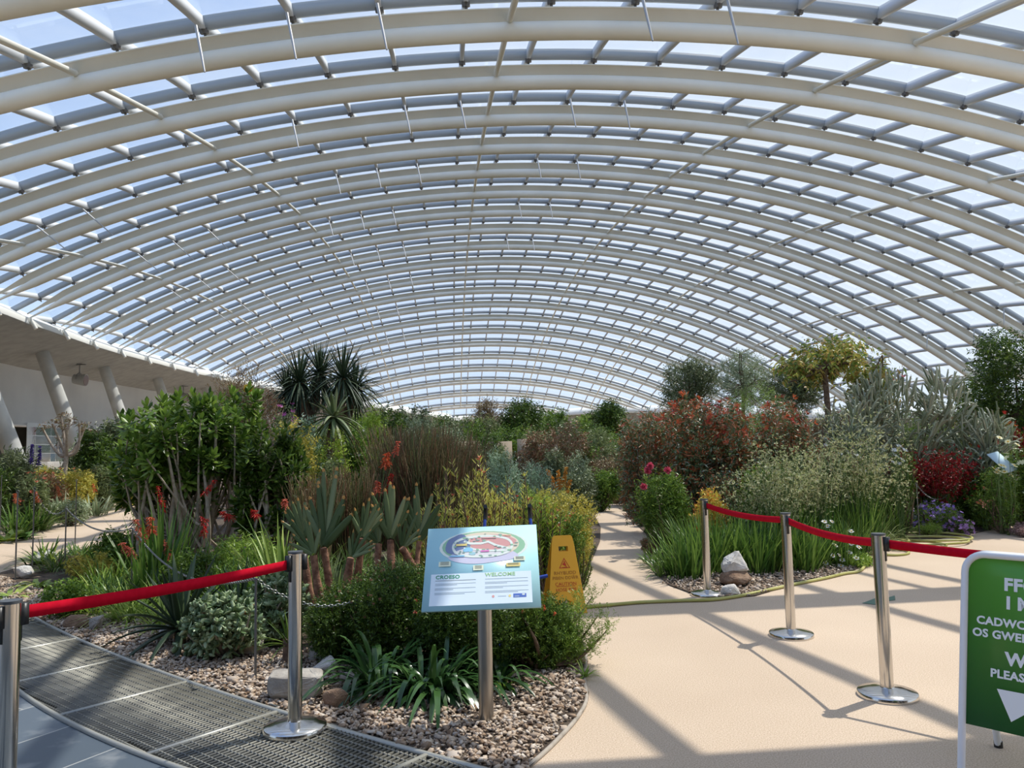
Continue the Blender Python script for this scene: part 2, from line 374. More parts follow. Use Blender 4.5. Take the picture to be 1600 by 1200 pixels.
# round floodlights under the soffit
def floodlight(k, w, zc, lab, R=.34):
    P = rgf(k)+rnorm(k)[0]*w; P[2] = P[2]+zc; top = -(.45+(w+.2)*1.1/3.4)-zc-.03
    t = thing('floodlight', P, lab, 'floodlight', 'round floodlights under the soffit')
    body = mat('lamp_grey', (.42,.42,.40), .45, .4)
    g = G(); gtube(g, np.array([[-.3,-0.03,0.05],[.28,.03,-.03],[.36,.038,-.04]])[None], [[R*.8, R, R*1.05]], 24); g.build('housing', body, t, True)
    g = G(); gtube(g, np.array([[.355,.037,-.04],[.375,.039,-.042]])[None], [[R*.93, R*.93]], 24); g.build('lens', mat('lamp_lens', (.16,.09,.07), .2), t, True)
    g = G(); gtube(g, np.array([[0,0,R*.9],[0,0,R+.18],[0,0,top]])[None], [[.03]*3], 8); gbox(g, (0,0,top-.02), (.7,.08,.05)); gbox(g, (0,0,top), (.08,.5,.04))
    a = np.linspace(0, PI, 9); gtube(g, np.stack([0*a, -np.cos(a)*R*1.08, np.sin(a)*R*1.15], -1)[None], [[.025]*9], 6)
    g.build('bracket', dark_node if False else mat('lamp_bracket', (.22,.22,.21), .5, .4), t, True)
floodlight(7.75, 1.6, -1.95, 'big round floodlight hanging under the grey soffit, clear of the plants')
floodlight(11.55, 1.7, -1.95, 'floodlight peeping out above the big rosette shrub, under the soffit', .32)
floodlight(13.3, 1.7, -1.95, 'farther small floodlight under the soffit past the rosette shrub', .32)
# land outside, seen low through the far panes
outm = noisy('outside_grass', (0.10,0.16,0.05), (0.16,0.22,0.08), scale=.05, rough=.9)
g = G(); rr_ = np.array([0, 70, 150, 400.]); aa = np.linspace(0, 2*PI, 49); V = []
for r_ in rr_: V += [(r_*np.cos(x)*0.8, 50+r_*np.sin(x), -0.6-(0 if r_ < 100 else -2.0)) for x in aa]
i = np.arange(3)[:, None]*49; j = np.arange(48)[None]; g.add(V, np.stack([i+j, i+j+1, i+j+50, i+j+49], -1).reshape(-1, 4)); o = g.build('terrain', outm); o['kind'] = 'structure'

tw = noisy('terrace_render', (0.30,0.24,0.17), (0.42,0.34,0.25), scale=1.5, rough=.9)
for n_, (x0, x1, Yw, yt) in enumerate([(700, 742, 26, 690), (762, 800, 25, 690), (808, 838, 24, 686), (838, 870, 23, 694)]):
    a_, b_ = dp(x0, yt, Yw), dp(x1, yt, Yw+.6); g = G(); gbox(g, ((a_[0]+b_[0])/2, (a_[1]+b_[1])/2, a_[2]/2), (b_[0]-a_[0], .3, a_[2])); o = g.build('wall_terrace', tw); o['kind'] = 'structure'

# unseen entrance wall and dark doors, added behind the camera for posts to reflect
eb = noisy('added_entrance_wall', (0.20,0.19,0.18), (0.27,0.26,0.24), scale=.8, rough=.85)
g = G(); gbox(g, (0, -4.6, 2.2), (26, .4, 4.4)); gbox(g, (0, -3.9, 4.3), (26, 1.6, .3)); o = g.build('wall_entrance_added', eb); o['kind'] = 'structure'
gd = mat('added_door_glass', (.02,.025,.03), .08)
for i in range(6):
    g = G(); gbox(g, (-7.5+3*i, -4.37, 1.35), (2.6, .05, 2.7)); o = g.build('window_added_%d' % (i+1), gd); o['kind'] = 'structure'
# ============================================================ floor, beds, grating, slate
def resin_mat():
    m = mat('resin_gravel', (0.60,0.47,0.34), 0.85, 0, .3); nt = m.node_tree; b = nt.nodes['Principled BSDF']
    tc = nn(nt, 'ShaderNodeTexCoord'); a = nn(nt, 'ShaderNodeTexNoise'); a.inputs['Scale'].default_value = 130; a.inputs['Detail'].default_value = 2
    c = nn(nt, 'ShaderNodeTexNoise'); c.inputs['Scale'].default_value = 0.5; c.inputs['Detail'].default_value = 8
    nt.links.new(tc.outputs['Object'], a.inputs['Vector']); nt.links.new(tc.outputs['Object'], c.inputs['Vector'])
    r = nn(nt, 'ShaderNodeValToRGB'); r.color_ramp.elements[0].color = (.44,.33,.225,1); r.color_ramp.elements[0].position = .3; r.color_ramp.elements[1].color = (.71,.57,.43,1); r.color_ramp.elements[1].position = .7
    nt.links.new(a.outputs['Fac'], r.inputs[0])
    r3 = nn(nt, 'ShaderNodeValToRGB'); r3.color_ramp.elements[0].color = (.86,.84,.82,1); r3.color_ramp.elements[0].position = .3; r3.color_ramp.elements[1].color = (1,1,1,1); r3.color_ramp.elements[1].position = .7
    nt.links.new(c.outputs['Fac'], r3.inputs[0])
    mm = nn(nt, 'ShaderNodeMixRGB', blend_type='MULTIPLY'); mm.inputs[0].default_value = 1; nt.links.new(r.outputs[0], mm.inputs[1]); nt.links.new(r3.outputs[0], mm.inputs[2])
    nt.links.new(mm.outputs[0], b.inputs['Base Color'])
    bu = nn(nt, 'ShaderNodeBump'); bu.inputs['Strength'].default_value = .25; bu.inputs['Distance'].default_value = .004; nt.links.new(a.outputs['Fac'], bu.inputs['Height']); nt.links.new(bu.outputs[0], b.inputs['Normal'])
    return m
g = G(); g.add([(-30,-6,0),(34,-6,0),(34,104,0),(-30,104,0)], [(0,1,2,3)]); o = g.build('floor', resin_mat()); o['kind'] = 'structure'
soil = noisy('soil', (0.045,0.03,0.02), (0.13,0.095,0.065), scale=9, rough=.95, bump=.6, bscale=60)
grit = noisy('grit_bed', (0.20,0.155,0.12), (0.36,0.30,0.24), scale=60, rough=.95, bump=.8, bscale=120)
arcA = lambda x: 26.98-math.sqrt(27.88**2-(x-15.33)**2)
arcB = lambda x: 12.66-math.sqrt(max(10.47**2-(x-4.04)**2, 0.01))
XA = [-6.4,-6,-5,-4.2,-3.4,-2.6,-1.8,-1.2,-.7,-.3]
front = [(x, arcA(x)) for x in XA]+[(0.0, 3.70)]
edge_r = [(.10,3.95),(.23,4.24),(.37,4.58),(.44,4.92),(.42,5.25),(.50,5.6),(.52,6.2),(.40,6.9),(.55,7.9),(.80,9.2),(1.05,10.6),(1.35,12.4),(1.6,14.5),(1.75,17),(2.4,20),(3.3,22),(4.2,25),(5.2,30),(5.5,40),(4,60),(0,85),(-8,85),(-14,60),(-16,45)]
edge_l = [tuple(gp(px, py)[:2]) for px, py in [(215,757),(222,790),(215,825),(185,848),(110,866),(40,884),(-10,899)]]
mid_bed = front[::1]+edge_r+edge_l
mid_bed = [p for p in mid_bed]
poly_obj('ground', mid_bed, .012, soil)
right_bed = [tuple(gp(px, py)[:2]) for px, py in [(1000,795),(985,812),(1005,830),(1018,850),(1032,868),(1022,895),(1045,915),(1085,930),(1130,936),(1180,932),(1240,914),(1330,896),(1352,880),(1356,862),(1380,850),(1440,846),(1500,838),(1600,818),(1750,792),(1950,770)]]+[(27,34),(25,60),(10,84),(8,60),(7.5,40),(6.5,28),(5,22)]
poly_obj('ground', right_bed, .012, soil)
left_bed = [tuple(gp(px, py)[:2]) for px, py in [(230,752),(200,758),(160,775),(120,790),(75,805),(40,818),(0,830),(-150,850),(-400,880)]]+[(-15,13),(-17.5,25),(-20.5,38),(-21.5,46),(-16,47)]
poly_obj('ground', left_bed, .012, soil)
# pale stone kerb line of the gravel bed
kerb = noisy('kerb_stone', (.30,.26,.21), (.44,.38,.31), scale=14, rough=.9)
g = G(); P = np.array([(-.12,3.62),(0.0,3.78)]+edge_r[:7]); q_ = np.arange(len(P)); qq = np.linspace(0, len(P)-1, 60); P = np.stack([np.interp(qq, q_, P[:, 0]), np.interp(qq, q_, P[:, 1])], 1); P = np.stack([np.convolve(np.pad(P[:, i], 5, 'edge'), np.ones(11)/11, 'valid') for i in (0, 1)], 1); P = np.c_[P, 0*P[:,0]+.006]; gtube(g, P[None], [[.013]*len(P)], 6); o = g.build('trim_2', kerb); o['kind'] = 'structure'
# entrance mat grating
slate = mat('slate', (.10,.13,.17), .45, 0, .5); nt = slate.node_tree; b = nt.nodes['Principled BSDF']
tc = nn(nt, 'ShaderNodeTexCoord'); mpp = nn(nt, 'ShaderNodeMapping'); mpp.inputs['Rotation'].default_value = (0, 0, math.radians(-62)); nt.links.new(tc.outputs['Object'], mpp.inputs[0])
br = nn(nt, 'ShaderNodeTexBrick'); br.offset = .5; br.inputs['Scale'].default_value = 1; br.inputs['Brick Width'].default_value = .95; br.inputs['Row Height'].default_value = .55; br.inputs['Mortar Size'].default_value = .006
br.inputs['Color1'].default_value = (.065,.085,.105,1); br.inputs['Color2'].default_value = (.10,.125,.15,1); br.inputs['Mortar'].default_value = (.34,.34,.32,1)
nt.links.new(mpp.outputs[0], br.inputs['Vector'])
no = nn(nt, 'ShaderNodeTexNoise'); no.inputs['Scale'].default_value = 5; no.inputs['Detail'].default_value = 9; nt.links.new(tc.outputs['Object'], no.inputs['Vector'])
rr2 = nn(nt, 'ShaderNodeValToRGB'); rr2.color_ramp.elements[0].position = .55; rr2.color_ramp.elements[1].position = .75; rr2.color_ramp.elements[0].color = (0,0,0,1); rr2.color_ramp.elements[1].color = (.35,.35,.35,1)
nt.links.new(no.outputs['Fac'], rr2.inputs[0])
mxx = nn(nt, 'ShaderNodeMixRGB'); nt.links.new(rr2.outputs[0], mxx.inputs[0]); nt.links.new(br.outputs['Color'], mxx.inputs[1]); mxx.inputs[2].default_value = (.5,.5,.47,1); nt.links.new(mxx.outputs[0], b.inputs['Base Color'])
XB = [-8,-7.2,-6.4,-6.2,-5.5,-4.8,-4.2,-3.6,-3,-2.4,-1.8,-1.2,-.5,.3,1.2]
bl = [(x, arcB(x)) for x in XB if x > -6.2]
poly_obj('floor_slate', [(-6.5, 8.6)]+bl+[(1.2,-3),(-6.5,-3)], .006, slate)
strip = [(x, arcA(x)) for x in XA]+[(.25,3.45),(1.2,2.7),(1.2, arcB(1.2))]+bl[::-1]+[(-6.5,8.6)]
poly_obj('floor_pit_shade', strip, .004, mat('pit_shade', (.02,.02,.018), .9))  # flat dark sheet, its colour stands in for the shade below the grating
gal = noisy('galvanised', (.17,.165,.145), (.27,.26,.22), scale=7, rough=.5, metal=.45)
grat = bpy.data.objects.new('floor_grating', None); C.objects.link(grat); grat['kind'] = 'structure'
u = unit(np.array([-2.25+2.72, 5.28-4.69])); v = np.array([u[1], -u[0]])          # the bars run along u
g = G(); o0 = np.array([-2.72, 4.69])
poly2 = [(x, arcA(x)-.015) for x in XA]+[(.25,3.45),(1.2,2.7),(1.2, arcB(1.2)+.02)]+[(x, y+.02) for x, y in bl[::-1]]+[(-6.5,8.6)]
def clipseg(a, b, n=90):
    t = np.linspace(0, 1, n); P = a[None]+(b-a)[None]*t[:, None]; k = inpoly(P, poly2)
    if k.sum() < 2: return None
    i = np.where(k)[0]; return P[i[0]], P[i[-1]]
for s in np.arange(-7.5, 4.2, .032):
    r = clipseg(o0+v*s-u*3.2, o0+v*s+u*3.6, 160)
    if r is None: continue
    a, b = r; c = (a+b)/2; Ln = np.linalg.norm(b-a)
    R = np.array([[u[0], v[0], 0], [u[1], v[1], 0], [0, 0, 1]])
    gbox(g, (c[0], c[1], .011), (Ln, .005, .018), R)
for s in np.arange(-3.0, 3.4, .055):
    r = clipseg(o0+u*s-v*7.5, o0+u*s+v*4.2, 300)
    if r is None: continue
    a, b = r; c = (a+b)/2; Ln = np.linalg.norm(b-a)
    gbox(g, (c[0], c[1], .014), (.006, Ln, .012), np.array([[u[0], v[0], 0], [u[1], v[1], 0], [0, 0, 1]]))
g.build('grating', gal, grat)
g = G()
for s in (-6.3, -5.0, -3.9, -2.95, -1.95, -.98, 0.0, 1.02, 2.2, 3.3):
    r = clipseg(o0+v*s-u*3.2, o0+v*s+u*3.6, 400)
    if r is None: continue
    a, b = r; c = (a+b)/2
    gbox(g, (c[0], c[1], .0125), (np.linalg.norm(b-a), .022, .022), np.array([[u[0], v[0], 0], [u[1], v[1], 0], [0, 0, 1]]))
for f_, dy, xs_ in ((arcA, -.01, np.linspace(-6.4, .2, 50)), (arcB, .01, np.linspace(-5.6, 1.1, 40))):
    P = np.array([(x, f_(x)+dy, .012) for x in xs_]); gtube(g, P[None], [[.017]*len(P)], 6)
g.build('frame', mat('grating_frame', (.42,.41,.36), .45, .5), grat)
# arrow painted on the floor
P_ = [gp(1347,943), gp(1368,935), gp(1372,938.5), gp(1398,931), gp(1399,938), gp(1374,941.5), gp(1373,946)]
poly_obj('floor_arrow', [p[:2] for p in P_], .004, mat('green_paint', (.10,.17,.12), .7))
# ============================================================ plant builders
def onsphere(rng, N):
    return unit(rng.normal(size=(N, 3)))
def lumps(rng, r, h, K=7, low=0.0, ry=None):
    """a crown as a union of ellipsoids (cx, cy, cz, rx, ry, rz)"""
    ry = ry or r; B = [(0, 0, low+(h-low)*.48, r*.72, ry*.72, (h-low)*.5)]
    for i in range(K):
        a = rng.uniform(0, 2*PI); q = rng.uniform(.35, .68); z = low+(h-low)*rng.uniform(.25, .8); s = rng.uniform(.28, .42)
        B.append((math.cos(a)*r*q, math.sin(a)*ry*q, z, r*s, ry*s, min((h-low)*s*.75, h-z)))
    return np.array(B)
def crown_pts(rng, B, N, bias=0.55):
    vol = (B[:, 3]*B[:, 4]*B[:, 5])**(2/3); i = rng.choice(len(B), N, p=vol/vol.sum())
    d = onsphere(rng, N); q = rng.uniform(0, 1, N)**bias
    q = np.where(rng.uniform(size=N) < .75, .72+.28*q, q)
    P = B[i, :3]+d*B[i, 3:6]*q[:, None]
    P[:, 2] = np.abs(P[:, 2]); return P, unit(d/B[i, 3:6]*B[i, 3:6].mean(1)[:, None])
def curve_to(base, tips, rng, m=5, sag=.15, wob=.06):
    """curved branch paths from base to every tip"""
    N = len(tips); t = np.linspace(0, 1, m)[None, :, None]
    base = np.broadcast_to(base, (N, 3)); L = np.linalg.norm(tips-base, axis=1)[:, None, None]
    P = base[:, None]*(1-t)+tips[:, None]*t
    mid = rng.normal(size=(N, 1, 3))*wob*L; P = P+mid*np.sin(PI*t)
    P[..., 2] -= (sag*L*np.sin(PI*t))[..., 0]*.6; return P
def leaves_on_twigs(g, rng, P, D, nl, tl, ll, lw, spread=.8, droop=.1, n=2, cup=0, prof=None, up=0.0):
    """nl leaves along each twig that starts at P and runs along D"""
    N = len(P); t = np.linspace(.08, 1, nl)[None, :, None]
    tlv = tl*rng.uniform(.6, 1.3, (N, 1, 1))
    Q = (P[:, None]+D[:, None]*t*tlv).reshape(-1, 3)
    side = unit(np.cross(np.repeat(D, nl, 0), onsphere(rng, N*nl)))
    d = unit(np.repeat(D, nl, 0)*(1-spread)+side*spread+np.array([0, 0, up]))
    L = ll*rng.uniform(.65, 1.25, N*nl)
    gstrip(g, Q, d, L, lw*rng.uniform(.7, 1.2, N*nl), n=n, droop=droop, cup=cup, prof=prof, rng=rng)
SEED = [1]; DENS = [2.3]
def newrng():
    SEED[0] += 1; return np.random.default_rng(SEED[0]*7919)
bark = noisy('bark_brown', (0.10,0.06,0.04), (0.22,0.15,0.10), scale=20, rough=.9)
barkp = noisy('bark_pale', (0.34,0.27,0.20), (0.50,0.42,0.33), scale=20, rough=.85)
barkr = noisy('bark_red', (0.13,0.055,0.03), (0.33,0.17,0.10), scale=22, rough=.85, bump=.5, bscale=60)
stem_g = mat('stem_green', (0.10,0.17,0.05), .6)
LM = dict(
 dark=leafmat('lf_dark', [(.014,.028,.006),(.03,.06,.010),(.085,.13,.02),(.045,.08,.012)], rough=.36),
 mid=leafmat('lf_mid', [(.022,.05,.008),(.065,.12,.015),(.15,.22,.035),(.04,.075,.012)], rough=.36),
 bright=leafmat('lf_bright', [(.06,.11,.018),(.14,.22,.03),(.24,.31,.06),(.09,.15,.02)]),
 strap=leafmat('lf_strap', [(.016,.042,.008),(.04,.09,.014),(.12,.19,.035),(.028,.06,.010)], rough=.3),
 strapb=leafmat('lf_strap_bright', [(.08,.14,.02),(.18,.25,.04),(.30,.34,.08),(.10,.16,.025)], rough=.38),
 olive=leafmat('lf_olive', [(.06,.08,.03),(.11,.14,.05),(.17,.19,.08),(.08,.11,.05)]),
 grey=leafmat('lf_grey', [(.08,.11,.05),(.15,.19,.10),(.27,.30,.19),(.12,.15,.08)], trans=.2),
 greyd=leafmat('lf_grey_dark', [(.035,.052,.022),(.075,.095,.042),(.16,.18,.09),(.05,.07,.03)], trans=.2),
 blue=leafmat('lf_blue', [(.10,.15,.09),(.18,.25,.16),(.30,.37,.26)], trans=.2),
 strapd=leafmat('lf_strap_dark', [(.010,.028,.008),(.022,.055,.014),(.05,.10,.025)], rough=.26, trans=.12, spec=.5),
 domeg=leafmat('lf_dome', [(.09,.13,.03),(.13,.19,.04),(.17,.23,.06)]),
 lime=leafmat('lf_lime', [(.13,.19,.02),(.22,.30,.035),(.32,.40,.07)]),
 yellow=leafmat('lf_yellow', [(.22,.26,.04),(.38,.40,.08),(.48,.44,.12),(.30,.24,.05)]),
 golden=leafmat('lf_golden', [(.16,.15,.02),(.32,.28,.05),(.42,.34,.07),(.12,.16,.03)]),
 redbush=leafmat('lf_redbush', [(.03,.05,.02),(.05,.09,.03),(.10,.15,.06),(.24,.07,.03),(.32,.10,.04),(.06,.10,.04),(.30,.32,.25)], trans=.15),
 brown=leafmat('lf_brown', [(.09,.05,.03),(.16,.10,.05),(.12,.12,.05),(.22,.15,.09)], trans=.15),
 russet=leafmat('lf_russet', [(.10,.06,.03),(.20,.09,.05),(.10,.12,.05),(.26,.14,.08)], trans=.15),
 restio=leafmat('lf_restio', [(.04,.05,.02),(.08,.075,.03),(.14,.055,.035),(.06,.09,.03),(.24,.16,.10)], trans=0),
 jade=leafmat('lf_jade', [(.05,.085,.035),(.10,.14,.065),(.24,.28,.16),(.07,.11,.045)], rough=.3, trans=0),
 aloe=leafmat('lf_aloe', [(.04,.062,.022),(.07,.095,.04),(.14,.16,.08)], rough=.5, trans=0),
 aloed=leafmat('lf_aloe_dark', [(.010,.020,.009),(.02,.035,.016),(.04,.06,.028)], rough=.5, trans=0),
 silvery=leafmat('lf_wand', [(.09,.11,.06),(.18,.20,.13),(.30,.32,.24),(.15,.13,.08)], trans=.1),
 tree_y=leafmat('lf_tree_yellow', [(.06,.10,.02),(.16,.22,.04),(.34,.32,.07),(.34,.20,.06),(.08,.14,.03)]),
)
FM = dict(
 cream=leafmat('fl_cream', [(.20,.27,.07),(.50,.53,.24),(.70,.70,.44),(.30,.25,.12),(.56,.58,.30)], rough=.6),
 red=leafmat('fl_red', [(.45,.02,.02),(.60,.05,.03),(.35,.01,.02)], rough=.5),
 orange=leafmat('fl_orange', [(.60,.10,.04),(.72,.20,.07),(.55,.07,.04)], rough=.5),
 coral=leafmat('fl_coral', [(.55,.10,.06),(.70,.22,.12),(.45,.06,.05)], rough=.5),
 crimson=leafmat('fl_crimson', [(.10,.006,.006),(.26,.012,.012),(.16,.008,.01)], rough=.5),
 white=leafmat('fl_white', [(.72,.72,.66),(.82,.82,.78)], rough=.6),
 yellow=leafmat('fl_yellow', [(.80,.52,.04),(.85,.62,.10)], rough=.5),
 ylpale=leafmat('fl_pale_yellow', [(.75,.72,.40),(.82,.80,.52)], rough=.5),
 purple=leafmat('fl_purple', [(.16,.09,.42),(.26,.16,.55),(.34,.22,.60)], rough=.5),
 mauve=leafmat('fl_mauve', [(.42,.20,.50),(.52,.30,.58)], rough=.5),
 magenta=leafmat('fl_magenta', [(.45,.07,.35),(.58,.16,.46)], rough=.5),
 pink=leafmat('fl_pink', [(.60,.06,.14),(.72,.16,.22)], rough=.5),
 violet=leafmat('fl_violet', [(.05,.03,.20),(.09,.05,.30)], rough=.5),
 kniph=leafmat('fl_kniphofia', [(.70,.32,.04),(.78,.42,.08)], rough=.5),
 brownf=leafmat('fl_brown', [(.22,.10,.06),(.30,.16,.10)], rough=.7))
eye_y = mat('flower_eye', (.55, .33, .03), .7)
def branches(root, rng, tips, r0=.03, r1=.006, m=bark, base=None, n=24, sag=.1, wob=.08, name='branches', segs=6):
    k = rng.choice(len(tips), min(n, len(tips)), replace=False)
    P = curve_to(np.zeros(3) if base is None else base, tips[k], rng, m=segs, sag=sag, wob=wob)
    g = G(); gtube(g, P, np.linspace(r0, r1, segs)[None], 5); return g.build(name, m, root, True)
def shrub(loc, r, h, label, cat='shrub', name='shrub', lm='mid', N=500, nl=8, tl=.16, ll=.035, lw=.012, spread=.75, up=.25, low=0.0, droop=.1,
          bark_=None, nb=18, r0=.025, ry=None, K=7, flowers=None, group=None, bias=.55, leafn=2, cup=0, out=.65, crown=None, rz=0, prof=None):
    """leafy shrub: foliage of individual leaves on twigs, woody branches inside, flowers at the twig ends"""
    rng = newrng(); t = thing(name, loc, label, cat, group, rz); N = int(N*DENS[0]); lw = lw*1.15
    B = crown if crown is not None else lumps(rng, r, h, K, low, ry)
    P, D = crown_pts(rng, B, N, bias); D = unit(D*out+np.array([0, 0, up])+rng.normal(size=D.shape)*.3)
    g = G(); leaves_on_twigs(g, rng, P-D*tl*.6, D, nl, tl, ll, lw, spread, droop, leafn, cup, prof, up*.4)
    tp = P[rng.choice(len(P), min(len(P), 90), replace=False)]
    g.build('foliage', LM[lm] if isinstance(lm, str) else lm, t)
    branches(t, rng, tp, r0, .004, bark_ or bark, n=nb)
    if flowers:
        for fm, nf, fs, kind in flowers:
            q = np.argsort(-(P[:, 2]+.25*rng.normal(size=len(P))*h-.4*P[:, 1]))[:max(nf*3, 1)]; q = rng.choice(q, min(nf, len(q)), replace=False)
            flowerset(t, rng, P[q]+D[q]*tl*.5, D[q], fs, kind, fm)
    return t
def flowerset(t, rng, P, D, fs, kind, fm, name='flower'):
    if len(P) <= 40:
        for i in range(len(P)): g = G(); blossoms(g, rng, P[i:i+1], D[i:i+1], fs, kind); g.build(name, FM[fm], t)
    else: g = G(); blossoms(g, rng, P, D, fs, kind); g.build(name+'s', FM[fm], t)['kind'] = 'stuff'
def blossoms(g, rng, P, D, s, kind='tuft'):
    N = len(P)
    npet, sp, w = dict(tuft=(14, .55, .16), daisy=(16, .93, .32), bell=(4, .35, .45), spider=(22, .8, .07), ball=(26, 1.2, .3))[kind]
    base = np.repeat(P, npet, 0); Dn = np.repeat(D, npet, 0)
    side = unit(np.cross(Dn, onsphere(rng, N*npet))); 
    if kind == 'ball': d = onsphere(rng, N*npet)
    else: d = unit(Dn*(1-sp)+side*sp)
    gstrip(g, base, d, s*rng.uniform(.8, 1.1, N*npet), s*w, n=2, droop=.0, rng=rng, prof=[.4, 1, .5], side=unit(np.cross(d, Dn)+1e-6))
def strap(loc, label, name='strap_leaved_clump', cat='plant', lm='strap', N=70, L=.6, W=.022, up=(.35, 1.3), droop=.6, r=.08, spikes=None, group=None, n=7, stems=None, ell=1.0, cup=.12, rz=0.0, az=None):
    """a clump of strap leaves arching out of the ground"""
    rng = newrng(); t = thing(name, loc, label, cat, group, rz)
    a = rng.uniform(0, 2*PI, N) if az is None else rng.uniform(az[0], az[1], N); e = rng.uniform(up[0], up[1], N)
    d = np.stack([np.cos(a)*np.cos(e), np.sin(a)*np.cos(e), np.sin(e)], -1)
    q = rng.uniform(0, 1, N)**.5*r; b = np.stack([np.cos(a+rng.normal(size=N)*.7)*q*ell, np.sin(a)*q, 0*a], -1)
    g = G(); gstrip(g, b, d, L*rng.uniform(.6, 1.15, N), W*rng.uniform(.75, 1.2, N), n=n, droop=droop*rng.uniform(.5, 1.2, N), side='up', cup=cup, prof=[.7, 1, 1, .9, .7, .4, .04])
    g.build('leaves', LM[lm], t)
    if spikes:
        for sp in spikes: spike(t, rng, *sp)
    return t
def spike(t, rng, base, lean, H, fm, fl=.18, fw=.03, ns=60, fs=.022, stem_r=.005, fan=False, m=None):
    """one flower spike as a part: bare stem with a head of small tubular flowers"""
    q = np.linspace(0, 1, 8)[:, None]; lean = np.array(lean, float)
    P = np.array(base, float)+q*np.array([0, 0, H])+q**2*lean[None]*H
    g = G(); gtube(g, P[None], np.linspace(stem_r, stem_r*.6, 8)[None], 5); st = g.build('flower_stalk', m or stem_g, t, True)
    tt = rng.uniform(1-fl/H, 1.02, ns); C_ = np.array([np.interp(tt, q[:, 0], P[:, i]) for i in range(3)]).T
    d = unit(onsphere(rng, ns)*np.array([1, 1, .5])+np.array([0, 0, -.35])); wd = fw*(1.2-(tt-(1-fl/H))/(fl/H)*.6)
    g = G(); gstrip(g, C_, d, wd+fs*.6, fs*.42, n=2, droop=.15, rng=rng, prof=[.6, 1, .7]); gstrip(g, C_, d, wd+fs*.6, fs*.42, n=2, droop=.15, rng=rng, prof=[.6, 1, .7])
    g.build('flower_head', FM[fm], st)
def thickleaves(g, b, d, L, W, T=.3, n=7, droop=.3, side='up', prof=None, curl=0.0):
    """fleshy leaves: lens sections swept along a bending spine"""
    N = len(b); t = np.linspace(0, 1, n+1); d = unit(d); L = np.broadcast_to(L, N); W = np.broadcast_to(W, N); droop = np.broadcast_to(droop, N)
    P = b[:, None]+d[:, None]*(L[:, None]*t)[..., None]; P[..., 2] -= (droop*L)[:, None]*t**2
    if curl: P[..., 2] += (curl*L)[:, None]*t**3
    s = unit(np.cross(d, np.array([0, 0, 1.]))+1e-6) if isinstance(side, str) else side
    pr = np.interp(t, np.linspace(0, 1, len(prof)), prof) if prof is not None else np.interp(t, [0, .2, .7, 1], [.8, 1, .7, .03])
    w = (W[:, None]*pr)[..., None]*s[:, None]*.5; T_ = unit(np.gradient(P, axis=1)); nr = np.cross(np.broadcast_to(s[:, None], T_.shape), T_)*(W[:, None]*pr)[..., None]*T
    V = np.stack([P-w, P-w*.5-nr*.7, P-nr*.95, P+w*.5-nr*.7, P+w, P+w*.45+nr*.12, P-w*.45+nr*.12], 2); k = 7
    i = np.arange(N)[:, None, None]*(n+1)*k; j = np.arange(n)[None, :, None]*k; q = np.arange(k)[None, None]; q2 = (q+1) % k
    g.add(V, np.stack([i+j+q, i+j+q2, i+j+k+q2, i+j+k+q], -1).reshape(-1, 4))
def aloe_head(g, rng, c, R, N=34, W=.05, droop=.55, e=(-.5, 1.4)):
    ee = np.linspace(e[1], e[0], N)+rng.normal(size=N)*.08; a = np.arange(N)*2.39996+rng.uniform(0, 6)
    d = np.stack([np.cos(a)*np.cos(ee), np.sin(a)*np.cos(ee), np.sin(ee)], -1)
    thickleaves(g, np.asarray(c)+d*.03, d, R*rng.uniform(.85, 1.15, N), W, droop=droop*np.clip(1.2-np.abs(ee), .2, 1))
def rock(loc, size, label, m, seed, name='rock', rz=0.0, group=None, flat=1.0, blocky=False, npts=26, tilt=(0, 0), peak=0.0):
    rng = np.random.default_rng(seed); bm = bmesh.new()
    P = onsphere(rng, npts)
    if blocky: P = np.sign(P)*np.abs(P)**.35
    P = P*rng.uniform(.86, 1.0, (npts, 1))
    P = P/np.abs(P).max(0)*np.array(size)/2
    if peak: zz = (P[:, 2:]/np.abs(P[:, 2]).max()+1)/2; P = P*np.concatenate([1-peak*zz, 1-peak*zz, np.ones_like(zz)], 1)
    for p in P: bm.verts.new(p)
    r = bmesh.ops.convex_hull(bm, input=bm.verts[:])
    bmesh.ops.delete(bm, geom=[v for v in bm.verts if not v.link_faces], context='VERTS')
    bmesh.ops.bevel(bm, geom=bm.edges[:], offset=min(size)*.05, segments=1, affect='EDGES', profile=.5)
    bmesh.ops.triangulate(bm, faces=bm.faces[:]); bmesh.ops.subdivide_edges(bm, edges=bm.edges[:], cuts=2, use_grid_fill=True)
    for v in bm.verts:
        n = v.co*38; d = math.sin(n.x+1.3*seed)*math.cos(n.y*1.3)+.6*math.sin(n.z*1.7+n.x*.6)+rng.normal()*.5
        v.co += v.normal*d*min(size)*.014
    R = Matrix.Rotation(tilt[0], 3, 'X') @ Matrix.Rotation(tilt[1], 3, 'Y')
    for v in bm.verts: v.co = R @ v.co
    zm = min(v.co.z for v in bm.verts); 
    for v in bm.verts: v.co.z = v.co.z-zm-min(size)*.06
    me = bpy.data.meshes.new(name); bm.to_mesh(me); bm.free(); o = link(name, me, m); o.location = tuple(loc); o.rotation_euler = (0, 0, rz)
    return tagp(o, label, 'rock', group)
def at(px, Y, top=None, wpx=None):
    """ground point on the sight line at depth Y; height of 'top' above the floor there; half width"""
    P = dp(px, top if top is not None else 700, Y); loc = (P[0], Y, .012)
    r = wpx/FPX*Y/2 if wpx else None
    return loc, r, P[2]-.012
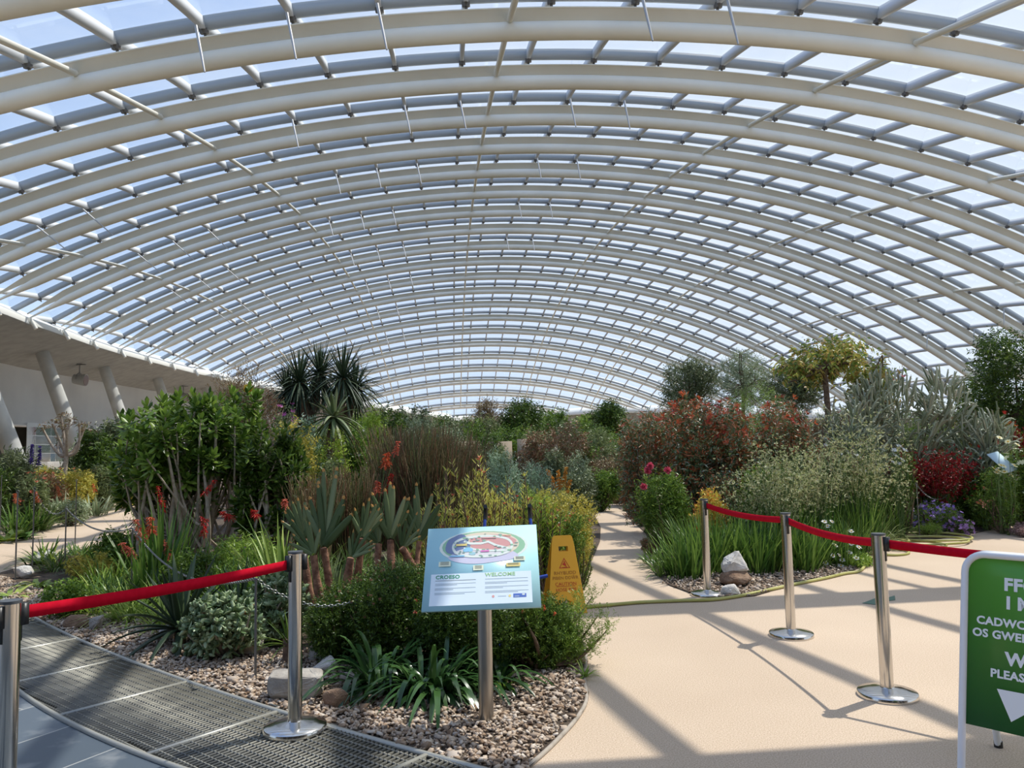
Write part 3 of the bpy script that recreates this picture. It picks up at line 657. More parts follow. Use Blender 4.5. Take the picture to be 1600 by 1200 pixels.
# ============================================================ middle bed, front
def S(px, Y, top, wpx, label, **k):
    loc, r, h = at(px, Y, top, wpx); return shrub(loc, r, h, label, **k)
def T(px, Y, label, top=None, **k):
    loc, r, h = at(px, Y, top); 
    if top is not None: k['L'] = h*1.05
    return strap(loc, label, **k)
T(588, 5.15, 'dark strap-leaved clump by the thin chain post, beside the stone block', lm='strapd', N=120, L=.72, W=.036, droop=.95, up=(.5, 1.35), r=.12)
T(672, 4.95, 'dark glossy strap-leaved clump spilling onto the gravel just behind the map post', lm='strapd', N=150, L=.76, W=.038, droop=1.0, up=(.5, 1.35), r=.14)
T(765, 5.15, 'strap-leaved clump half hidden by the steel map post, under the heath shrub', lm='strapd', N=70, L=.6, W=.034, droop=1.0, up=(.4, 1.3), r=.08)
S(612, 5.75, 880, 205, 'fine-leaved dark heath shrub between fan aloe and map board', lm='dark', N=2100, nl=13, tl=.11, ll=.024, lw=.007, spread=.7, up=.5, nb=26, K=9, flowers=[('brownf', 70, .012, 'ball')])
S(745, 5.5, 880, 225, 'fine-leaved heath shrub right behind the map board', lm='dark', N=2300, nl=13, tl=.11, ll=.024, lw=.007, spread=.7, up=.5, nb=30, K=9, flowers=[('coral', 30, .014, 'ball')])
S(838, 5.5, 930, 130, 'heath shrub whose bare-stemmed twigs reach over the beige path', lm=leafmat('lf_heath', [(.02,.045,.008),(.055,.10,.014),(.14,.20,.03)]), N=1200, nl=13, tl=.10, ll=.024, lw=.006, spread=.65, up=.45, nb=24, K=8, flowers=[('orange', 16, .016, 'ball')])
# the spreading twigs of that shrub
rng = newrng(); host = [o for o in C.objects if o.get('label', '').startswith('heath shrub whose')][0]
hx, hy, _ = host.location
tips = np.array([dp(942, 992, 5.55), dp(926, 932, 5.75), dp(934, 962, 5.6), dp(918, 985, 5.5), dp(905, 940, 5.8), dp(925, 1012, 5.45), dp(900, 960, 5.6), dp(948, 985, 5.6), dp(892, 1010, 5.4)])-np.array([hx, hy, .012])
P = curve_to(np.array([.05, -.1, .05]), tips, rng, m=8, sag=.25, wob=.05); g = G(); gtube(g, P, np.linspace(.013, .004, 8)[None], 5); g.build('spreading_twigs', bark, host, True)
g = G(); Q = P[:, 4:].reshape(-1, 3); Dq = unit(np.repeat(P[:, -1]-P[:, -3], 4, 0)+np.array([0, 0, .25]))
leaves_on_twigs(g, rng, np.repeat(Q, 12, 0)+rng.normal(size=(len(Q)*12, 3))*.028, unit(np.repeat(Dq, 12, 0)+rng.normal(size=(len(Q)*12, 3))*.35), 12, .08, .026, .005, .6, .05)
g.build('twig_foliage', LM['bright'], host)
S(530, 5.75, 915, 130, 'fine-leaved heath bush hiding the feet of the taller fan aloe', lm='dark', N=1000, nl=13, tl=.11, ll=.024, lw=.007, spread=.7, up=.5, nb=20, K=8, flowers=[('brownf', 24, .014, 'ball')])
# fan aloes: grey-green straps standing in fans on forked red-brown stems
fan_tip = leafmat('fan_tip', [(.70,.17,.04),(.60,.28,.08),(.35,.30,.08)], trans=0)
def fan_aloe(px, Y, label, heads, base_px=None):
    rng = newrng(); loc, _, _ = at(px, Y); t = thing('fan_aloe', loc, label, 'aloe', 'fan aloes'); L0 = np.array(loc)
    gs = G(); n_ = 0
    for hx_, hy_, dY, sz, lean, nl in heads:
        c = dp(hx_, hy_, Y+dY)-L0; R = sz/FPX*Y
        P = curve_to(np.array([rng.normal()*.02, 0, 0]), c[None], rng, m=12, sag=.3, wob=.12)
        gs2 = G(); gtube(gs2, P, (np.linspace(.046, .030, 12)*(1+.12*rng.normal(size=12)))[None], 9); gs2.build('stem', barkr, t, True)
        yaw = rng.uniform(-.5, .5); ax = np.array([math.cos(yaw), math.sin(yaw), 0])
        e = np.linspace(-.62, .62, nl)+lean*.8+rng.normal(size=nl)*.06; d = np.sin(e)[:, None]*ax+np.cos(e)[:, None]*np.array([0, 0, 1.])+rng.normal(size=(nl, 3))*.03
        L = R*(1.0-.38*np.abs(np.linspace(-1, 1, nl)))*rng.uniform(.9, 1.1, nl); W = .046*R/.42
        sd = unit(np.cross(np.broadcast_to(ax, d.shape), d))
        sd = unit(np.broadcast_to(np.cross(ax, [0, 0, 1.]), d.shape)+rng.normal(size=d.shape)*.1)*1.0
        sd = unit(np.cross(d, sd))
        g = G(); thickleaves(g, c+d*.02, d, L, W, T=.28, n=6, droop=.03, side=sd, prof=[.75, 1, 1, 1, .95, .8, .45]); h_ = g.build('leaf_fan', LM['aloe'], t)
        e2 = c+d*(L[:, None]*.975)
        for i in range(nl): g = G(); thickleaves(g, e2[i:i+1], d[i:i+1], .03, W*.55, T=.45, n=2, droop=0, side=sd[i:i+1], prof=[.8, .9, .2]); g.build('leaf_tip', fan_tip, h_)
fan_aloe(535, 6.45, 'tall fan aloe with pale grey-green straps on forked stems beyond the left belt post', [(506, 856, -.1, 112, .12, 10), (474, 842, .1, 66, -.25, 8), (566, 842, .05, 62, .3, 8), (548, 872, -.15, 48, .8, 7), (490, 868, -.2, 60, -.5, 6)])
fan_aloe(632, 6.9, 'fan aloe with orange-tipped straps just left of the map board', [(610, 844, 0, 84, .0, 9), (655, 846, .1, 84, .1, 9), (628, 856, -.1, 50, .5, 7), (592, 850, .2, 50, -.5, 6)])
# jade plants
def jade(px, Y, top, wpx, label, N=230):
    loc, r, h = at(px, Y, top, wpx); rng = newrng(); t = thing('jade_plant', loc, label, 'succulent', 'jade plants')
    B = lumps(rng, r, h, 8); P, D = crown_pts(rng, B, N, .5); D = unit(D+np.array([0, 0, .5]))
    nl = 9; b = np.repeat(P, nl, 0); d = unit(np.repeat(D, nl, 0)*.55+onsphere(rng, N*nl)*.8+np.array([0, 0, .2]))
    g = G(); thickleaves(g, b, d, .060*rng.uniform(.7, 1.3, N*nl), .036, T=.3, n=3, droop=.05, side=unit(np.cross(d, onsphere(rng, N*nl))), prof=[.4, 1, .95, .3])
    g.build('leaves', LM['jade'], t); branches(t, rng, P, .022, .006, barkp, n=26)
    q = rng.choice(N, 26); flowerset(t, rng, P[q]+D[q]*.03, D[q], .022, 'tuft', 'orange', 'flower_bud')
jade(350, 5.95, 928, 150, 'low jade plant with rusty buds at the gravel edge', 260)
jade(432, 6.4, 888, 130, 'taller jade plant behind the thin post, left of the belt post')
# dark aloe under the belt
def aloe(px, Y, cy, R, label, lm='aloed', N=34, W=.05, name='aloe', e=(-.25, 1.35), droop=.45, group=None, zc=.12):
    loc, _, _ = at(px, Y); rng = newrng(); t = thing(name, loc, label, 'aloe', group)
    g = G(); aloe_head(g, rng, (0, 0, zc), R, N, W, droop, e); g.build('leaves', LM[lm], t)
    g = G(); gtube(g, np.array([[0, 0, -.02], [0, 0, zc+.05]])[None], [[.05, .04]], 8); g.build('stem', bark, t, True); return t
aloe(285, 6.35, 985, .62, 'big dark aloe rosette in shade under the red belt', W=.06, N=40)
aloe(375, 6.9, 985, .5, 'dark grassy aloe behind the low jade plant', W=.03, N=50)
aloe(452, 5.75, 985, .26, 'small spiky tuft between jade plant and pale slab', lm='mid', W=.012, N=44, e=(.1, 1.4))
# bright strappy clumps on the left of the bed
for px, Y, top, lm, n, W, up, dr, lab, spk in [
    (205, 7.25, None, 'strapb', 80, .017, (.2, 1.2), .6, 'bright yellow-green clump above the left half of the belt', None),
    (262, 7.0, None, 'strapb', 80, .018, (.1, 1.2), .55, 'bright grassy clump leaning over the belt, next to the broken stones', None),
    (150, 7.6, None, 'strapb', 70, .015, (.3, 1.2), .6, 'bright low tuft at the base of the second chain post', None),
    (322, 7.5, None, 'strapb', 60, .016, (.2, 1.2), .6, 'light green tuft just above the middle of the belt', None),
    (260, 8.4, 775, 'strap', 46, .030, (1.1, 1.5), .12, 'upright sword-leaved clump with dark green blades in front of the big rosette shrub', None),
    (235, 8.0, 800, 'strap', 40, .028, (1.0, 1.5), .15, 'upright sword-leaved clump beside the left path', None),
    (350, 8.3, 815, 'strap', 90, .022, (.5, 1.4), .55, 'arching strap clump with red flower spikes under the big rosette shrub', [((-.5, 0, 0), (-.25, 0, 0), .62, 'coral', .2, .035), ((-.15, 0, 0), (-.1, 0, 0), .85, 'red', .16, .03)]),
    (405, 7.9, 800, 'strap', 100, .026, (.5, 1.35), .5, 'pale-edged arching strap clump left of the fan aloe', None),
    (445, 7.4, 770, 'strapb', 60, .028, (.9, 1.45), .3, 'tall upright strap clump touching the fan aloe', None),
    (372, 7.2, 850, 'strap', 90, .024, (.3, 1.2), .6, 'dark arching clump above the belt near the belt post', None),
    (420, 7.0, 850, 'strap', 80, .022, (.4, 1.3), .6, 'dark arching clump just above the right end of the left belt', None),
    (300, 9.2, 800, 'mid', 70, .02, (.6, 1.4), .5, 'leafy clump at the foot of the big rosette shrub', [((.1, 0, 0), (.1, 0, 0), .75, 'red', .2, .035)]),
    (175, 8.9, 870, 'strap', 60, .02, (.4, 1.3), .6, 'green strap clump by the brown stones', None),
    (60, 9.3, 880, 'strapb', 30, .05, (.1, .9), .6, 'broad-leaved low clump at the corner beside the left path', None),
    (20, 8.6, 890, 'strapb', 24, .055, (.1, .8), .6, 'broad-leaved low clump at the left edge of the bed', None)]:
    T(px, Y, lab, top=top, lm=lm, N=n, W=W, up=up, droop=dr, r=.12, L=.5 if top is None else 1, spikes=spk, group=None)
S(105, 7.5, 905, 95, 'small leafy groundcover beside the stones near the left belt', lm='mid', N=170, nl=8, tl=.08, ll=.035, lw=.018, nb=6)
S(380, 8.9, 835, 130, 'leafy green groundcover with narrow leaves in the middle of the left bed', lm='bright', N=260, nl=9, tl=.14, ll=.06, lw=.012, nb=8)
S(300, 8.0, 860, 110, 'dark leafy groundcover behind the bright clumps', lm='dark', N=200, nl=8, tl=.12, ll=.05, lw=.016, nb=6)
# coral spikes that arch out of strap clumps
def flowering(px, Y, label, heads, lm='strap', N=36, L=.4, W=.03):
    loc, _, _ = at(px, Y); t = strap(loc, label, name='flame_flowered_clump', lm=lm, N=N, L=L, W=W, up=(.3, 1.2), droop=.5); L0 = np.array(loc); rng = newrng()
    for (hx_, hy_, fm, fl, fw) in heads:
        c = dp(hx_, hy_, Y)-L0; H = max(c[2], .1); spike(t, rng, (0, 0, 0), (c[0]/H, 0, 0), H, fm, fl, fw, ns=70)
flowering(242, 7.9, 'strap-leaved plant with coral flower spikes leaning over the left belt', [(212, 812, 'coral', .2, .04), (235, 808, 'orange', .16, .05), (190, 848, 'coral', .12, .05)])
flowering(268, 9.4, 'plant with a hanging red flower spike before the rosette shrub', [(247, 760, 'red', .26, .045), (335, 750, 'red', .16, .04)], N=24)
flowering(440, 8.6, 'plant with small red flower heads between the strap clumps', [(396, 797, 'red', .06, .05), (348, 800, 'red', .06, .05), (445, 780, 'coral', .08, .04)], N=30)
flowering(585, 8.6, 'plant with curling coral flower spikes in front of the brown rushes', [(605, 708, 'orange', .14, .06), (612, 740, 'red', .2, .035), (590, 752, 'coral', .12, .04), (622, 690, 'coral', .14, .03)], lm='mid', N=24, L=.5)
# the big rosette shrub
def rosette_shrub(px, Y, top, wpx, label, N, lm='bright', Lr=.10, low=.35):
    loc, r, h = at(px, Y, top, wpx); rng = newrng(); t = thing('rosette_shrub', loc, label, 'shrub')
    B = lumps(rng, r, h, 10, low*h); P, D = crown_pts(rng, B, N, .45); D = unit(D*.6+np.array([0, 0, .9])+rng.normal(size=D.shape)*.2)
    nl = 22; e = np.tile(np.linspace(1.3, -.5, nl), N); a = np.tile(np.arange(nl)*2.4, N)+np.repeat(rng.uniform(0, 6, N), nl)
    A = np.repeat(D, nl, 0); U = unit(np.cross(A, [0.3, 1, .1])); W_ = np.cross(A, U)
    d = A*np.sin(e)[:, None]+(U*np.cos(a)[:, None]+W_*np.sin(a)[:, None])*np.cos(e)[:, None]
    off_ = np.tile(np.linspace(0, -.22, nl), N)
    g = G(); gstrip(g, np.repeat(P, nl, 0)+A*off_[:, None], d, Lr*rng.uniform(.75, 1.15, N*nl), Lr*.36, n=3, droop=.12, cup=.12, side=unit(np.cross(A, d)+1e-6), prof=[.35, .9, 1, .1])
    g.build('leaf_rosettes', LM[lm], t)
    rn = rng.choice(N, min(N, 70), replace=False)
    P0 = curve_to(np.array([0, 0, 0]), P[rn[:26]]-D[rn[:26]]*.12, rng, 9, sag=.35, wob=.09); g = G(); gtube(g, P0, np.linspace(.055, .014, 9)[None], 7); g.build('branches', barkp, t, True)
    j = rng.integers(0, 26, 44); st = P0[j, rng.integers(3, 6, 44)]; en = P[rn[26:70]] if len(rn) >= 70 else P[rng.choice(N, 44)]
    P1 = curve_to(st, en, rng, 6, sag=.3, wob=.08); g = G(); gtube(g, P1, np.linspace(.022, .01, 6)[None], 5); g.build('twigs', barkp, t, True); return t
rosette_shrub(300, 10.6, 600, 270, 'big branching rosette shrub with pale stems, the tallest shrub left of the map board', 300, lm='mid', Lr=.145)
rosette_shrub(425, 10.0, 662, 130, 'darker rosette shrub right of the big pale-stemmed one', 190, lm='dark', Lr=.12, low=.15)
# beds left of the left path
S(22, 18.5, 700, 95, 'soft dark pine-like bush at the left, before the raking pillar', lm='greyd', N=420, nl=9, tl=.3, ll=.12, lw=.02, spread=.6)
S(-40, 17.5, 715, 110, 'pine-like bush at the very left edge', lm='dark', N=380, nl=9, tl=.3, ll=.12, lw=.02, spread=.6)
def spire(px, Y, top, label, fm='violet'):
    loc, _, h = at(px, Y, top); t = strap(loc, label, name='flower_spire', lm='mid', N=20, L=.5, W=.03, r=.05); spike(t, newrng(), (0, 0, 0), (.02, 0, 0), h, fm, .42, .035, ns=150, fs=.035, stem_r=.012)
spire(48, 17.6, 694, 'left one of two dark violet flower spires by the pillar')
spire(60, 17.9, 697, 'right one of two dark violet flower spires, before the glass panel')
def bare_tree(px, Y, top, label):
    loc, _, h = at(px, Y, top); rng = newrng(); t = thing('bare_tree', loc, label, 'tree'); L0 = np.array(loc)
    fork = dp(104, 712, Y)-L0; g = G(); gtube(g, curve_to(np.zeros(3), fork[None], rng, 6, 0, .02), [np.linspace(.09, .06, 6)], 9); g.build('trunk', barkp, t, True)
    tips = np.array([dp(a, b, Y+c)-L0 for a, b, c in [(66, 668, .2), (82, 662, -.3), (96, 652, 0), (110, 655, .4), (124, 662, -.2), (131, 672, .2), (91, 690, .5), (104, 668, -.4)]])
    P = curve_to(fork, tips, rng, 8, sag=.35, wob=.06); g = G(); gtube(g, P, np.linspace(.055, .025, 8)[None], 7); g.build('branches', barkp, t, True)
    
    for q_ in tips: g = G(); leaves_on_twigs(g, rng, q_+rng.normal(size=(7, 3))*.07, unit(rng.normal(size=(7, 3))+np.array([0, 0, 1.])), 7, .13, .10, .03, .8, .2); g.build('withered_tuft', LM['brown'], t)
bare_tree(104, 22, 652, 'small pale leafless tree with stubby forked branches before the glass panel')
for a in [(150, 24, 668, 75, 'dark leafy bush at the foot of the second pillar', 'dark'), (185, 26, 655, 70, 'dark bush beyond the second pillar, left of the big rosette shrub', 'greyd'), (128, 25, 700, 50, 'grey green bush right of the bare tree', 'grey')]:
    S(a[0], a[1], a[2], a[3], a[4], lm=a[5], N=300, nl=8, tl=.35, ll=.14, lw=.04)
for a in [(120, 20.5, 735, 70, 'yellow-green low bush on the far side of the left path', 'golden'), (165, 21.5, 728, 60, 'olive bush with red blooms by the left path', 'olive'), (80, 19.5, 740, 60, 'rusty low bush across the left path', 'russet'),
          (195, 22.5, 722, 45, 'green bush with coral blooms where the left path vanishes', 'golden'), (50, 16.6, 745, 50, 'olive strappy bush before the violet spires', 'olive')]:
    S(a[0], a[1], a[2], a[3], a[4], lm=a[5], N=260, nl=8, tl=.2, ll=.10, lw=.022, flowers=[('coral', 10, .07, 'tuft')])
for px, Y, lab in [(30, 15.6, 'dark strappy clump with orange blooms across the left path'), (62, 16.2, 'second dark strappy clump, beside the grey groundcover'), (95, 18.5, 'grey-green strappy clump across the left path'), (150, 19.8, 'light strappy clump at the far rim of the left path')]:
    T(px, Y, lab, lm='strap' if px < 80 else 'grey', N=90, L=.85, W=.04, up=(.5, 1.4), droop=.4, r=.25, spikes=[((.1, 0, 0), (-.2, 0, 0), .8, 'orange', .2, .05)])
S(110, 17.2, 782, 60, 'silvery groundcover at the edge of the left path', lm='grey', N=200, nl=8, tl=.12, ll=.06, lw=.02)
T(10, 14.2, 'broad fleshy-leaved clump at the left edge, across the path', lm='strapb', N=26, L=.45, W=.13, up=(.2, 1.0), droop=.4, r=.2)
T(38, 14.6, 'broad-leaved dark clump where the chain meets the path', lm='strap', N=20, L=.35, W=.10, up=(.2, 1.0), droop=.4, r=.15)
# tree aloes
def tree_aloe(px, Y, label, heads, lm='aloed', R=.75, W=.06, base_r=.14, N=60, e=(-1.1, 1.4)):
    loc, _, _ = at(px, Y); rng = newrng(); t = thing('tree_aloe', loc, label, 'aloe'); L0 = np.array(loc)
    for hx_, hy_, dY, s in heads:
        c = dp(hx_, hy_, Y+dY)-L0; P = curve_to(np.zeros(3), c[None], rng, 8, .0, .03)
        g = G(); gtube(g, P, [np.linspace(base_r, base_r*.6, 8)], 10); st = g.build('trunk', bark, t, True)
        g = G(); aloe_head(g, rng, c, R*s, N, W, .55, e); g.build('leaf_head', LM[lm], t)
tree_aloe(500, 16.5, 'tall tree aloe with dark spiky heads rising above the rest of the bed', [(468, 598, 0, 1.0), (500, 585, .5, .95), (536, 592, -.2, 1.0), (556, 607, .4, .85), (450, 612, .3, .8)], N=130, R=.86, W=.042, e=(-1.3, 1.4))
tree_aloe(505, 13.0, 'shorter tree aloe with drooping pale green leaves on a reddish trunk', [(521, 652, 0, 1.0)], lm='aloe', R=.50, W=.075, base_r=.09, N=44)
# twiggy and leafy shrubs behind
for a in [
 (372, 14.5, 572, 80, 'brown twiggy shrub with a yellow pincushion bloom near the roof edge', 'brown', dict(N=420, tl=.3, ll=.07, lw=.012, spread=.5, up=.9, low=1.2)),
 (415, 15.5, 600, 70, 'russet twiggy shrub left of the tree aloes', 'russet', dict(N=380, tl=.3, ll=.06, lw=.014, spread=.5, up=.7)),
 (436, 13.2, 632, 62, 'shrub with magenta flower clusters left of the tree aloes', 'olive', dict(N=260, flowers=[('magenta', 55, .055, 'tuft')])),
 (462, 12.4, 655, 70, 'golden olive shrub below the magenta flowers', 'golden', dict(N=300)),
 (486, 13.4, 640, 36, 'narrow silver-blue shrub by the reddish aloe trunk', 'blue', dict(N=200, tl=.15)),
 (545, 14.0, 660, 70, 'mid-green shrub with white dots, right of the shorter tree aloe', 'mid', dict(N=320, flowers=[('white', 16, .04, 'tuft')])),
 (578, 15.5, 640, 80, 'lime green shrub left of the brown rushes', 'lime', dict(N=360, ll=.07)),
 (552, 18.5, 626, 60, 'dark green shrub behind the lime green one', 'mid', dict(N=300)),
 (606, 21, 630, 90, 'bushy dark shrub standing against the far roof edge', 'dark', dict(N=420, ll=.09, lw=.04)),
 (655, 23, 640, 60, 'grey-green airy shrub behind the rushes', 'grey', dict(N=300, ll=.08)),
 (640, 27, 634, 70, 'small dark tree where the far white curb shows', 'greyd', dict(N=320, ll=.1, lw=.04)),
 (700, 25, 662, 60, 'grey-green shrub below the far concrete beam', 'grey', dict(N=280, ll=.09)),
 (672, 19, 668, 70, 'yellow-green shrub above the rushes', 'bright', dict(N=280, ll=.07)),
 (735, 28, 655, 60, 'palm-green shrub right of the far concrete beam', 'mid', dict(N=280, ll=.1, lw=.03)),
 (460, 11.2, 700, 90, 'yellow-green shrub between rosette shrub and rusty grass', 'golden', dict(N=420)),
 (520, 11.0, 712, 70, 'olive shrub with yellowish tips behind the fan aloe', 'olive', dict(N=350)),
 ]:
    kw = dict(nl=8, tl=.25, ll=.065, lw=.022); kw.update(a[6]); S(a[0], a[1], a[2], a[3], a[4], lm=a[5], **kw)
host = [o for o in C.objects if o.get('label', '').startswith('brown twiggy shrub with a yellow')][0]
g = G(); rng = newrng(); c = dp(388, 607, 14.1)-np.array(host.location); blossoms(g, rng, np.array([c]*6)+rng.normal(size=(6, 3))*.012, unit(rng.normal(size=(6, 3))), .085, 'ball'); g.build('pincushion_flower', FM['yellow'], host)
# rushes
def rush(px, Y, top, wpx, label, N=900, lm='restio', rr=.5, name='rush_thicket'):
    loc, r, h = at(px, Y, top, wpx); rng = newrng(); t = thing(name, loc, label, 'rushes')
    a = rng.uniform(0, 2*PI, N); q = rng.uniform(0, 1, N)**.5; b = np.stack([np.cos(a)*q*r*.7, np.sin(a)*q*r*rr, 0*a], -1)
    H = h*rng.uniform(.55, 1.05, N); ln = rng.normal(size=(N, 2))*.10
    tt = np.linspace(0, 1, 5)[None, :, None]; P = b[:, None]+tt*np.stack([b[:, 0]*.35, b[:, 1]*.35, H], -1)[:, None]
    P[..., 0] += (ln[:, 0]*H)[:, None]*tt[..., 0]**2; P[..., 1] += (ln[:, 1]*H)[:, None]*tt[..., 0]**2
    g = G(); gtube(g, P, np.array([.006, .006, .005, .004, .003])[None], 3); g.build('stems', LM[lm], t)
    k = rng.choice(N, N//2, replace=False); nb = 5; tp = np.repeat(P[k, 3], nb, 0)+np.repeat(P[k, 4]-P[k, 3], nb, 0)*rng.uniform(.1, 1, (len(k)*nb, 1))
    d = unit(np.repeat(P[k, 4]-P[k, 3], nb, 0)*4+onsphere(rng, len(k)*nb)*.6); g = G(); gstrip(g, tp, d, .05*rng.uniform(.6, 1.4, len(tp)), .009, n=1, droop=0, rng=rng, prof=[.8, .5]); g.build('seed_heads', LM['brown'], t)
rush(665, 11.0, 672, 150, 'broad thicket of brown rushes above the map board', N=1500)
rush(720, 12.2, 690, 90, 'reddish rushes at the right end of the brown thicket', N=700)
rush(610, 12.0, 672, 70, 'rushes at the left end of the brown thicket', N=500)
rush(545, 10.2, 735, 90, 'rusty grass tuft behind the fan aloe', N=500)
rush(490, 9.6, 748, 70, 'dry brown grass left of the fan aloe', N=420)
# wand-like yellow shrubs behind the board
def conebush(px, Y, top, wpx, label, lm='yellow', N=60, Lw=.55, group=None, tipf='coral'):
    loc, r, h = at(px, Y, top, wpx); rng = newrng(); t = thing('conebush', loc, label, 'shrub', group)
    a = rng.uniform(0, 2*PI, N); q = rng.uniform(0, 1, N)**.5
    tips = np.stack([np.cos(a)*q*r, np.sin(a)*q*r, h*rng.uniform(.55, 1.0, N)*(1.05-.35*q**2)], -1)
    P = curve_to(np.zeros(3), tips, rng, 9, .25, .06); g = G(); gtube(g, P, np.linspace(.012, .004, 9)[None], 5); g.build('stems', bark, t, True)
    s = rng.uniform(.45, 1, (N, 42)); i = s*8; i0 = np.clip(i.astype(int), 0, 7); fr_ = (i-i0)[..., None]; ar_ = np.arange(N)[:, None]
    C_ = (P[ar_, i0]*(1-fr_)+P[ar_, i0+1]*fr_).reshape(-1, 3); Tn = unit(P[ar_, i0+1]-P[ar_, i0]).reshape(-1, 3)
    d = unit(Tn*.75+unit(np.cross(Tn, onsphere(rng, len(Tn))))*.7); g = G(); gstrip(g, C_, d, .065*rng.uniform(.7, 1.25, len(d)), .011, n=2, droop=.0, rng=rng, prof=[.5, 1, .3]); g.build('foliage', LM[lm], t)
    if tipf: k = rng.choice(N, N//4, replace=False); flowerset(t, rng, tips[k], unit(P[k, -1]-P[k, -2]), .035, 'tuft', tipf, 'flower_cone')
conebush(705, 7.7, 722, 70, 'yellow-green conebush left of the first blue trolley grip', N=46)
conebush(752, 8.1, 712, 75, 'tallest yellow-green conebush directly behind the trolley', N=60)
conebush(808, 8.3, 738, 80, 'yellow-green conebush with reddish tips behind the second blue grip', N=60, lm='yellow', tipf='red')
conebush(660, 7.6, 785, 50, 'low conebush with pink-orange tips beside the orange-tipped fan aloe', N=40)
conebush(850, 8.2, 775, 60, 'lime conebush just above the yellow caution sign', N=50, lm='lime')
S(872, 8.35, 800, 90, 'dark-leaved conebush with coral tips behind the yellow caution sign', lm='mid', N=420, nl=9, tl=.10, ll=.03, lw=.010, spread=.6, flowers=[('coral', 30, .03, 'tuft')])
S(788, 10.8, 700, 80, 'silver-blue feathery bush behind the yellow conebushes', lm='blue', N=420, nl=10, tl=.18, ll=.05, lw=.008, up=1.0)
S(838, 11.2, 722, 60, 'smaller silver-blue bush next to the orange flower spikes', lm='blue', N=300, nl=10, tl=.18, ll=.05, lw=.008, up=1.0)
S(888, 9.6, 762, 95, 'round golden-leaved shrub at the left side of the central path', lm='golden', N=900, nl=9, tl=.09, ll=.026, lw=.012, K=8)
S(840, 9.8, 765, 60, 'feathery lime bush left of the round golden shrub', lm='lime', N=380, nl=10, tl=.10, ll=.03, lw=.005)
# spiky needled arms by the caution sign
def needle_bush(px, Y, label, arms, lm='mid', nlen=.028, dens=240, bm=bark):
    loc, _, _ = at(px, Y); rng = newrng(); t = thing('needle_bush', loc, label, 'shrub'); L0 = np.array(loc)
    tips = np.array([dp(a, b, Y+c)-L0 for a, b, c in arms]); P = curve_to(np.zeros(3), tips, rng, 9, .3, .06); g = G(); gtube(g, P, np.linspace(.012, .005, 9)[None], 5); g.build('stems', bm, t, True)
    N = len(arms); s = rng.uniform(.4, 1, (N, dens)); i = s*8; i0 = np.clip(i.astype(int), 0, 7); fr_ = (i-i0)[..., None]; ar_ = np.arange(N)[:, None]
    C_ = (P[ar_, i0]*(1-fr_)+P[ar_, i0+1]*fr_).reshape(-1, 3); Tn = unit(P[ar_, i0+1]-P[ar_, i0]).reshape(-1, 3)
    d = unit(Tn*.8+unit(np.cross(Tn, onsphere(rng, len(Tn))))*.8); g = G(); gstrip(g, C_, d, nlen, .006, n=1, droop=0, rng=rng, prof=[1, .4]); g.build('needles', LM[lm], t)
needle_bush(893, 8.2, 'bush with dark needled arms poking over the path beside the caution sign', [(930, 853, -.1), (922, 870, 0), (912, 840, .1), (925, 885, -.1), (905, 860, 0), (915, 895, -.1), (898, 835, .1), (908, 880, .1)])
def torch(px, Y, label, heads):
    loc, _, _ = at(px, Y); t = strap(loc, label, name='torch_lily', lm='mid', N=60, L=.55, W=.025, up=(.5, 1.3)); L0 = np.array(loc); rng = newrng()
    for a, b in heads:
        c = dp(a, b, Y)-L0; spike(t, rng, (0, 0, 0), (c[0]/c[2], 0, 0), c[2], 'kniph', .32, .035, ns=120, fs=.03)
torch(872, 13.0, 'clump of orange torch lilies beyond the golden shrub', [(856, 733), (872, 735), (885, 730), (891, 750), (862, 742)])
